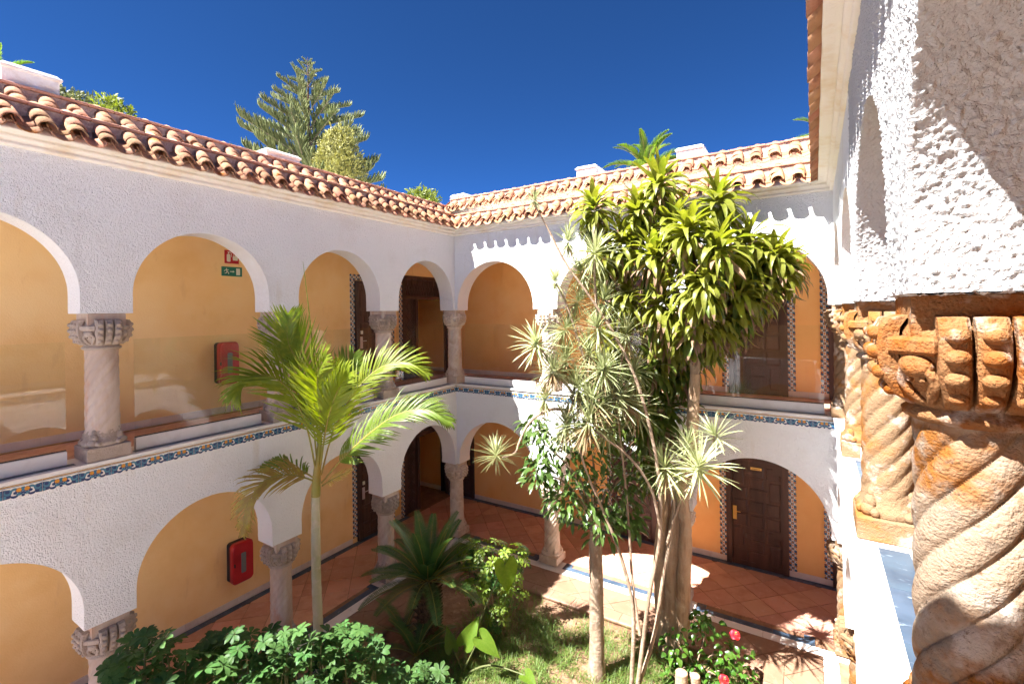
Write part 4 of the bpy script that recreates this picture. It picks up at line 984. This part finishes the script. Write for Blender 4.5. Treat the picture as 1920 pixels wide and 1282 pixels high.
ROS = [(1003, 372, 6.4, .55, 0), (1065, 448, 6.5, .8, 1), (1040, 522, 6.4, .85, 0), (1115, 470, 6.4, 1.1, 1), (1005, 640, 6.25, 1.0, 0), (1062, 612, 6.5, .95, 1), (1132, 560, 6.5, 1, 1), (1036, 692, 6.2, .9, 3), (1104, 655, 6.5, 1.05, 3), (1174, 622, 6.6, 1.0, 1),
       (1082, 722, 6.35, 1.15, 3), (1022, 745, 6.3, .8, 1), (1152, 738, 6.4, 1.25, 3), (1062, 790, 6.3, 1.0, 1), (930, 848, 5.92, .75, 2), (1246, 872, 6.35, 1.1, 1), (1310, 872, 6.2, 1.2, 2), (1340, 812, 6.5, .95, 2), (1195, 765, 6.6, 1, 1), (1104, 785, 6.1, 1.1, 3), (1290, 828, 6.5, .9, 0), (1130, 690, 6.2, 1, 3), (1085, 560, 6.7, .9, 1), (1120, 610, 6.3, 1, 1), (1060, 670, 6.6, 1, 3), (1140, 800, 6.5, 1, 1), (1190, 690, 6.7, 1, 1), (1110, 745, 6.2, 1.1, 3), (1270, 900, 6.6, .9, 0), (1090, 510, 6.6, .9, 1)]
for (u, v, Z, sc, k) in ROS:
    p = at(u, v, Z); o = link('rosette', RV[k], SON); tx, ty = rnd(-.45, .45), rnd(-.45, .45)
    if (u, v) == (930, 848): tx, ty = .5, -.6
    o.matrix_world = Matrix.Translation(p) @ Euler((tx, ty, rnd(0, 6))).to_matrix().to_4x4() @ Matrix.Scale(sc, 4); o.matrix_parent_inverse = Matrix.Translation(-SB)
# ---- leafy tree with a straight grey trunk
def scatter_leaves(parent, base, spots, meshes, limit, mats, name='leaf', upbias=.5, smin=.7, smax=1.2, drop=.0):
    """spots: list of (position, outward dir); the first `limit` are objects, the rest join one mesh"""
    rest_ = MB(); 
    for k, (p, d) in enumerate(spots):
        vv = random.choice(meshes); s = rnd(smin, smax)
        Mx = frame(p, (d+Vector((rnd(-.5, .5), rnd(-.5, .5), rnd(-.4, .4)-drop))), Vector((rnd(-.4, .4), rnd(-.4, .4), 1)), rnd(-.5, .5)) @ Matrix.Diagonal((s, s, s, 1))
        if k < limit: o = link(name, vv, parent); o.matrix_world = Mx; o.matrix_parent_inverse = Matrix.Translation(-Vector(base))
        else:
            off = len(rest_.v); rest_.v += [Mx @ w_.co for w_ in vv.vertices]
            for f in vv.polygons: rest_.f.append([x+off for x in f.vertices]); rest_.m.append(f.material_index); rest_.sm.append(True)
    if rest_.v: o = sub(parent, rest_, 'foliage', mats); o['kind'] = 'stuff'
def simple_leaf(L_, w, shape, mt, bend=.5, n=4):
    b = MB(); blade(b, L_, w, .1, bend, Matrix(), n, .3, shape); return b.mesh('leaf', mt)
TB = Vector((4.30, -2.2, -.1)); TRE = empty('broadleaf_tree', TB, 'small tree with straight grey trunk and drooping dark glossy leaves beside the spiky dracaena', 'tree')
m = MB(); tp = spline([TB, at(1119, 1200, 6.83), at(1118, 1100, 6.83), at(1117, 1020, 6.83), at(1120, 960, 6.85)], 30); m.tube(tp, [.115-.03*i/30+.03*max(0, 1-i/4) for i in range(31)], 16, 0, None, True, .15); sub(TRE, m, 'trunk', G['bark'])
CL = [(1020, 830, 6.8, .30), (1060, 870, 6.7, .38), (1110, 850, 6.9, .42), (1100, 930, 6.7, .40), (1150, 910, 6.9, .42), (1060, 940, 6.6, .26), (1180, 970, 6.8, .22), (1010, 885, 6.6, .22), (1180, 890, 7.0, .34), (1130, 980, 6.6, .25), (1000, 800, 7.0, .2), (1090, 800, 7.0, .35)]
for (u, v, Z, r) in CL[:9]: st(TRE, [tp[26], tp[30].lerp(at(u, v, Z), .5)+Vector((0, 0, .1)), at(u, v, Z)], .03, .008, 'branch', G['bark'], 10, 6)
sp = []
for i in range(1150):
    u, v, Z, r = CL[i % len(CL)]; d = Vector((random.gauss(0, 1), random.gauss(0, 1), random.gauss(0, 1))).normalized(); p = at(u, v, Z)+d*r*rnd(.45, 1.1)
    sp.append((p, Vector((d.x, d.y, d.z*.3-.55))))
TL = [simple_leaf(.16, .062, 'ovate', G['tree'], .6), simple_leaf(.13, .05, 'ovate', G['tree'], .8), simple_leaf(.18, .06, 'ovate', G['tree'], .4)]
scatter_leaves(TRE, TB, sp, TL, 300, [G['tree']])

# ---- schefflera thicket in the foreground
def palmate(mt, n=7, L_=.13, w=.055, seed=0):
    random.seed(seed); b = MB()
    for i in range(n):
        az = 2*math.pi*i/n+rnd(-.1, .1); d = Vector((math.cos(az), math.sin(az), rnd(-.25, .12)))
        blade(b, L_*rnd(.85, 1.1), w, .15, .5, frame(d*.012, d), 4, .22, 'obov')
    return b.mesh('leaf', mt)
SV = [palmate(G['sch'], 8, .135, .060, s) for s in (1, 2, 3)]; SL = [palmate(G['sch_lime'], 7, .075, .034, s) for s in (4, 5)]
random.seed(21)
def prof(u):                                             # height of the thicket against the wall, by bearing
    P = [(200, 1225), (250, 1195), (310, 1180), (345, 1215), (400, 1195), (450, 1170), (520, 1185), (560, 1175), (600, 1195), (650, 1165), (690, 1185), (730, 1235), (770, 1245), (820, 1250), (850, 1290)]
    for a, b in zip(P, P[1:]):
        if a[0] <= u <= b[0]: return lerp(a[1], b[1], (u-a[0])/(b[0]-a[0]))
    return 1290
SHR = []
for nm, (u0, u1), lb in (('a', (205, 440), 'dark green schefflera shrub at the lower left corner before the ochre wall'), ('b', (400, 640), 'dense schefflera shrub with umbrella leaves below the palm trunk'), ('c', (600, 850), 'schefflera shrub with paler tips in the bottom foreground left of the cycad')):
    uc = (u0+u1)/2; Zc = lerp(4.7, 6.0, (uc-200)/600); c = at(uc, 1282, Zc); base = Vector((c.x, c.y, -.1))
    S_ = empty('schefflera_shrub', base, lb, 'shrub', 'schefflera shrubs in the foreground of the bed'); SHR.append(S_)
    for i in range(200):
        u = rnd(u0, u1); top = prof(u); v = top+(1330-top)*rnd(0, 1)**1.15; Z = lerp(4.7, 6.0, (u-200)/600)+rnd(-.45, .35)-(v-top)/500
        p = at(u, v, Z)
        if p.z < .25: continue
        o = link('leaf', random.choice(SV), S_); s = rnd(.55, 1.0)
        o.matrix_world = Matrix.Translation(p) @ Euler((rnd(-.5, .5)+.1, rnd(-.5, .5), rnd(0, 6))).to_matrix().to_4x4() @ Matrix.Scale(s, 4); o.matrix_parent_inverse = Matrix.Translation(-base)
        if i % 4 == 0:
            b = MB(); b.tube(spline([p, p+Vector((rnd(-.1, .1), rnd(-.1, .1), -.3)), base.lerp(Vector((p.x, p.y, 0)), .7)+Vector((0, 0, .1))], 8), [.004, .005, .006, .007, .008, .009, .011, .012, .014], 5); sub(S_, b, 'stem', G['stem'])
# ---- lime schefflera behind the cycad
VB = Vector((2.5, -2.05, -.1)); VS = empty('variegated_schefflera', VB, 'bushy lime green schefflera right behind the cycad, lit by the sun', 'shrub')
random.seed(31)
for i in range(230):
    u, v, Z, r = random.choice([(905, 1050, 7.8, .38), (940, 1065, 7.7, .38), (965, 1050, 7.9, .28), (930, 1110, 7.6, .35), (890, 1100, 7.7, .3), (960, 1110, 7.7, .28), (935, 1155, 7.6, .25), (880, 1035, 7.9, .25)])
    d = Vector((random.gauss(0, 1), random.gauss(0, 1), random.gauss(0, 1)+.3)).normalized(); p = at(u, v, Z)+d*r*rnd(.6, 1.05)
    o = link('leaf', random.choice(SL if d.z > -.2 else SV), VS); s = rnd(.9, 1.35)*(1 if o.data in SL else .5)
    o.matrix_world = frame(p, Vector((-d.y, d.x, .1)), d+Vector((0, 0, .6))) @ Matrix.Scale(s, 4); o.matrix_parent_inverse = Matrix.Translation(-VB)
for k in range(5): st(VS, [VB+Vector((rnd(-.1, .1), rnd(-.1, .1), 0)), at(935+k*8-16, 1150, 7.65), at(900+k*18, 1070, 7.75)], .02, .008, 'stem', G['bark'], 8, 6)
# ---- elephant ear
EB = Vector((2.60, -3.15, -.1)); EAR = empty('elephant_ear', EB, 'elephant ear plant with a few big lime arrow-shaped leaves beside the cycad', 'plant')
def ear_leaf(L_):
    b = MB(); o = [(0, .0), (.10, -.17), (.22, -.20), (.31, -.10), (.34, .05), (.31, .25), (.24, .48), (.13, .72), (.03, .93), (0, 1.0)]
    pts = []
    rows = 10; vs = []
    for i, (x, y) in enumerate(o):
        for k in range(-3, 4):
            q = k/3; xx = x*q; yy = lerp(max(0, y) if y < 0 else y, y, abs(q)); z = .10*abs(q)**1.2*(1-.5*abs(y))-.22*max(0, yy)**2+.012*math.sin(yy*40)*abs(q)
            vs.append((xx*L_, yy*L_, z*L_))
    fs = [(i*7+k, i*7+k+1, i*7+7+k+1, i*7+7+k) for i in range(rows-1) for k in range(6)]
    b.add(vs, fs, 0, True); return b.mesh('leaf', G['ear'])
EL = ear_leaf(1.0)
for (u, v, Z, L_, dv, nv) in ((948, 1085, 7.0, .52, (.05, .05, -1), (.6, -.7, .2)), (872, 1205, 6.9, .40, (.30, .35, .75), (.4, -.7, .35)), (900, 1195, 6.7, .38, (.8, .1, -.45), (.3, -.5, .8)), (848, 1215, 7.0, .30, (-.35, .1, .6), (.4, -.7, .4)), (985, 1265, 6.5, .28, (.6, -.3, .1), (.2, -.4, .9))):
    p = at(u, v, Z); o = link('leaf', EL, EAR); o.matrix_world = frame(p+Vector((0, 0, .25 if dv[2] == -1 else 0)), Vector(dv), Vector(nv)) @ Matrix.Scale(L_, 4); o.matrix_parent_inverse = Matrix.Translation(-EB)
    st(EAR, [EB+Vector((rnd(-.08, .08), rnd(-.08, .08), 0)), (EB+p)/2+Vector((rnd(-.08, .08), 0, .12)), o.matrix_world.translation], .018, .008, 'stalk', G['stem'], 10, 6, 0)
# ---- hibiscus
HB = Vector((5.55, -1.45, -.1)); HIB = empty('hibiscus', HB, 'leafy hibiscus bush with red flowers at the foot of the thick trunk', 'shrub')
random.seed(41); sp = []
HC = [(1265, 1200, 6.95, .22), (1300, 1235, 6.85, .30), (1345, 1225, 6.8, .28), (1325, 1180, 6.9, .20), (1375, 1235, 6.8, .26), (1300, 1275, 6.7, .28), (1355, 1275, 6.6, .28), (1395, 1270, 6.6, .2), (1268, 1260, 6.8, .2), (1312, 1160, 6.95, .12), (1270, 1290, 6.7, .25)]
for i in range(420):
    u, v, Z, r = random.choice(HC); d = Vector((random.gauss(0, 1), random.gauss(0, 1), random.gauss(0, 1)+.2)).normalized(); sp.append((at(u, v, Z)+d*r*rnd(.5, 1.05), Vector((d.x, d.y, d.z*.3-.35))))
scatter_leaves(HIB, HB, sp, [simple_leaf(.115, .075, 'ovate', G['hib'], .6), simple_leaf(.095, .062, 'ovate', G['hib'], .8)], 300, [G['hib']])
for (u, v, Z, r) in HC[:9]: st(HIB, [HB+Vector((rnd(-.08, .08), rnd(-.08, .08), 0)), (HB+at(u, v, Z))/2+Vector((0, 0, .12)), at(u, v, Z)], .014, .005, 'stem', G['bark'], 8, 5)
def petal(): b = MB(); blade(b, .075, .075, .5, 1.1, Matrix(), 5, .2, 'obov', 0, None, .35); return b.mesh('petal', G['petal'])
PT = petal()
for i, (u, v, Z) in enumerate(((1378, 1190, 6.55), (1357, 1274, 6.35), (1325, 1345, 6.3))):
    p = at(u, v, Z); f = bpy.data.objects.new('flower', None); COL.objects.link(f); f.parent = HIB
    f.matrix_world = frame(p, Vector((0, 0, 1)), Vector((-.5, -1, .2))) @ Matrix.Rotation(.0, 4, 'X'); q = (CAM-p).normalized()+Vector((.1, .2, .5)); f.matrix_world = Matrix.Translation(p) @ q.to_track_quat('Z', 'Y').to_matrix().to_4x4(); f.matrix_parent_inverse = Matrix.Translation(-HB)
    for k in range(5):
        o = link('petal', PT, f); o.rotation_euler = (0, 0, k*2*math.pi/5)
    b = MB(); b.tube([(0, 0, 0), (0, 0, .05), (.008, 0, .085)], [.006, .005, .004], 6)
    for k in range(10): b.ball((rnd(-.012, .012)+.006, rnd(-.012, .012), rnd(.055, .085)), .004, 5)
    s_ = b.build('stamen', G['palm_dry'], f)
# ---- sawn logs
LB = at(1290, 1300, 6.3); LB.z = -.1
LG = empty('cut_stump', LB, 'two pale sawn trunk stubs standing in front of the hibiscus', 'stump')
for (u, v, r) in ((1278, 1260, .085), (1303, 1266, .07)):
    p = at(u, v, 6.3); b = MB(); q = [Vector((p.x+.02, p.y-.03, -.15)), p.lerp(Vector((p.x, p.y, 0)), .4), p]; b.tube(q, [r*1.1, r, r*.95], 16, 0, None, False, .1); b.ball(p, r*.95, 16, 1, (1, 1, .18)); sub(LG, b, 'log', [G['bark_pale'], G['log_end']])
# ---- grass
random.seed(51); g = MB()
for k in range(1700):
    x, y = rnd(1.9, 6.2), rnd(-5.2, -1.05)
    if noise.noise(Vector((x*1.1, y*1.1, 7))) < -.22 and random.random() < .8: continue
    if y > -1.5 and random.random() < .6: continue
    n = random.randint(10, 26); z = soil_z(x, y)
    for i in range(n):
        az = rnd(0, 6.28); el = rnd(.5, 1.45); d = Vector((math.cos(az)*math.cos(el), math.sin(az)*math.cos(el), math.sin(el)))
        blade(g, rnd(.10, .30), rnd(.006, .011), 0, rnd(.4, 1.8), frame(Vector((x+rnd(-.10, .10), y+rnd(-.10, .10), z-.01)), d), 4, .2, 'needle', 0, flat=True)
tag(g.build('grass', G['grass']), kind='stuff')
# fallen leaves on the soil
fl = MB()
for k in range(260):
    x, y = rnd(1.2, 6.2), rnd(-5.0, -1.0); az = rnd(0, 6.28)
    blade(fl, rnd(.05, .14), rnd(.02, .035), .1, rnd(-.4, .8), frame(Vector((x, y, soil_z(x, y)+.012)), Vector((math.cos(az), math.sin(az), rnd(-.1, .15)))), 3, .3, 'ovate')
tag(fl.build('fallen_leaves', G['drac_dry']), kind='stuff')

# ------------------------------------------------------------------ trees beyond the roofs
NZ = 25; NT = at(577, 108, NZ); NB_ = Vector((NT.x, NT.y, -.5))
NOR = empty('norfolk_pine', NB_, 'tall tiered conifer standing behind the left roof', 'tree')
m = MB(); m.tube([NB_, NB_.lerp(NT, .5), NB_.lerp(NT, .85), NT], [.30, .2, .07, .012], 10); sub(NOR, m, 'trunk', G['cycad_trunk'])
def pine_branch(seed):
    random.seed(seed); b = MB(); n = 10
    pts = [Vector((i/n, 0, .10*(i/n)**2.2+.05*math.sin(i/n*3))) for i in range(n+1)]; b.tube(pts, [lerp(.014, .005, i/n) for i in range(n+1)], 5, 1)
    for i in range(46):
        t = .30+.70*(i+.5)/46 if i % 7 else rnd(.12, .3); j = min(int(t*n), n-1); p = pts[j].lerp(pts[j+1], t*n-j)
        sg = 1 if i % 2 else -1; sp_ = rnd(.05, .75); d = Vector((.75, sg*sp_, .95-.4*sp_)).normalized(); L_ = rnd(.17, .27)*(1.15-.55*t)
        q = p+d*L_+Vector((.02, 0, .03)); mid = p.lerp(q, .5)+Vector((.01, 0, -.01))
        b.tube([p, mid, q], [.013, .017, .005], 4, 0)
        for k in range(9):
            s = rnd(.1, 1); c = p.lerp(q, s); dd = (d+Vector((rnd(-.9, .9), rnd(-.9, .9), rnd(-.2, .9)))).normalized()
            blade(b, .055, .011, 0, .2, frame(c, dd), 1, 0, 'strap', 0, flat=True)
    return b.mesh('branch', [G['conifer'], G['bark']])
PB = [pine_branch(s) for s in (61, 62, 63)]
random.seed(64)
tiers = [(122, 16, 5), (140, 30, 6), (160, 46, 6), (183, 66, 7), (208, 84, 7), (236, 104, 7), (264, 118, 8), (294, 136, 8), (326, 150, 8), (362, 160, 8), (400, 168, 8), (440, 172, 7), (480, 170, 7)]
for ti, (v, r, n) in enumerate(tiers):
    z = at(577, v, NZ).z; R_ = r/FPX*NZ*.88
    for k in range(n):
        az = 2*math.pi*k/n+ti*.9+rnd(-.15, .15); o = link('branch', random.choice(PB), NOR)
        o.matrix_world = Matrix.Translation((NT.x, NT.y, z-R_*.10)) @ Matrix.Rotation(az, 4, 'Z') @ Matrix.Rotation(-rnd(.2, .42), 4, 'Y') @ Matrix.Diagonal((R_*rnd(.85, 1.1), R_*rnd(.7, .9)+.35, R_*.75+.45, 1)); o.matrix_parent_inverse = Matrix.Translation(-NB_)
def blob_tree(name, label, u, v, Z, hw, hh, mt, n, cat='tree', taper=.0, leaf=.12, sharp=.35):
    c = at(u, v, Z); W2 = hw/FPX*Z; H2 = hh/FPX*Z; base = Vector((c.x, c.y, -.5)); t = empty(name, base, label, cat)
    b = MB(); b.tube([base, Vector((c.x, c.y, c.z))], [.2, .06], 8); sub(t, b, 'trunk', G['bark'])
    b = MB()
    for i in range(n):
        d = Vector((random.gauss(0, 1), random.gauss(0, 1), random.gauss(0, 1))).normalized(); k = rnd(.6, 1)**.5
        lump = 1+sharp*noise.noise(d*2.6+Vector((Z, 0, u)))+.18*noise.noise(d*7)
        tp_ = 1-taper*max(0, d.z)
        p = c+Vector((d.x*W2*lump*tp_, d.y*W2*lump*tp_, d.z*H2*lump))*k
        blade(b, leaf*rnd(.6, 1.3), leaf*.45, 0, .4, frame(p, d+Vector((rnd(-.8, .8), rnd(-.8, .8), rnd(-.2, 1))), d), 2, .2, 'ovate', 0, flat=True)
    b2 = MB(); b2.ball(c, 1, 14, 0, (W2*.72*(1-taper*.4), W2*.72*(1-taper*.4), H2*.78)); sub(t, b2, 'inner_twigs', mt)
    sub(t, b, 'crown', mt); return t
random.seed(71)
blob_tree('cypress', 'rounded olive green cypress in front of the tall conifer', 637, 318, 22, 46, 78, G['cypress'], 6500, leaf=.16, taper=.35, sharp=.3)
blob_tree('conifer', 'dark green treetop behind the leftmost chimney', 135, 212, 20, 42, 38, G['conifer'], 2600, leaf=.2, sharp=.8)
blob_tree('bush_tree', 'bright yellow green treetop showing over the left roof', 208, 226, 19, 30, 36, G['bush'], 1900, leaf=.2, sharp=.7)
blob_tree('bush_tree', 'yellow green treetop above the meeting of the two roofs', 792, 385, 22, 30, 28, G['bush'], 1900, leaf=.18, sharp=.6)
def far_palm(label, u, v, Z, R_, n, seed):
    random.seed(seed); c = at(u, v, Z); base = Vector((c.x, c.y, -.5)); t = empty('date_palm', base, label, 'palm')
    b = MB(); b.tube([base, c], [.28, .24], 10, 0, None, True, .2); sub(t, b, 'trunk', G['bark'])
    for i in range(n):
        az = i*GA; el = lerp(1.4, -.3, (i+.5)/n); d0 = Vector((math.cos(az), math.sin(az), 0)); q = c.copy(); pts = []
        for k in range(6): pts.append(q.copy()); a = el-1.1*(k/5)**1.5; q = q+(d0*math.cos(a)+Vector((0, 0, math.sin(a))))*(R_/5)
        m = MB(); frond(m, pts, 34, R_*.2, .05, 0, .3, ang=.8, vee=.5, start=.12, rr=.03); sub(t, m, 'frond', [G['palm_dark'], G['rachis']])
far_palm('feathery date palm crown rising behind the far roof beside the dracaena', 1212, 322, 17, 1.6, 22, 81)
far_palm('tip of a palm crown just left of the right eave', 1560, 262, 22, 2.0, 18, 82)
far_palm('grey green palm crown at the extreme left above the roof', -10, 160, 20, 1.8, 18, 83)
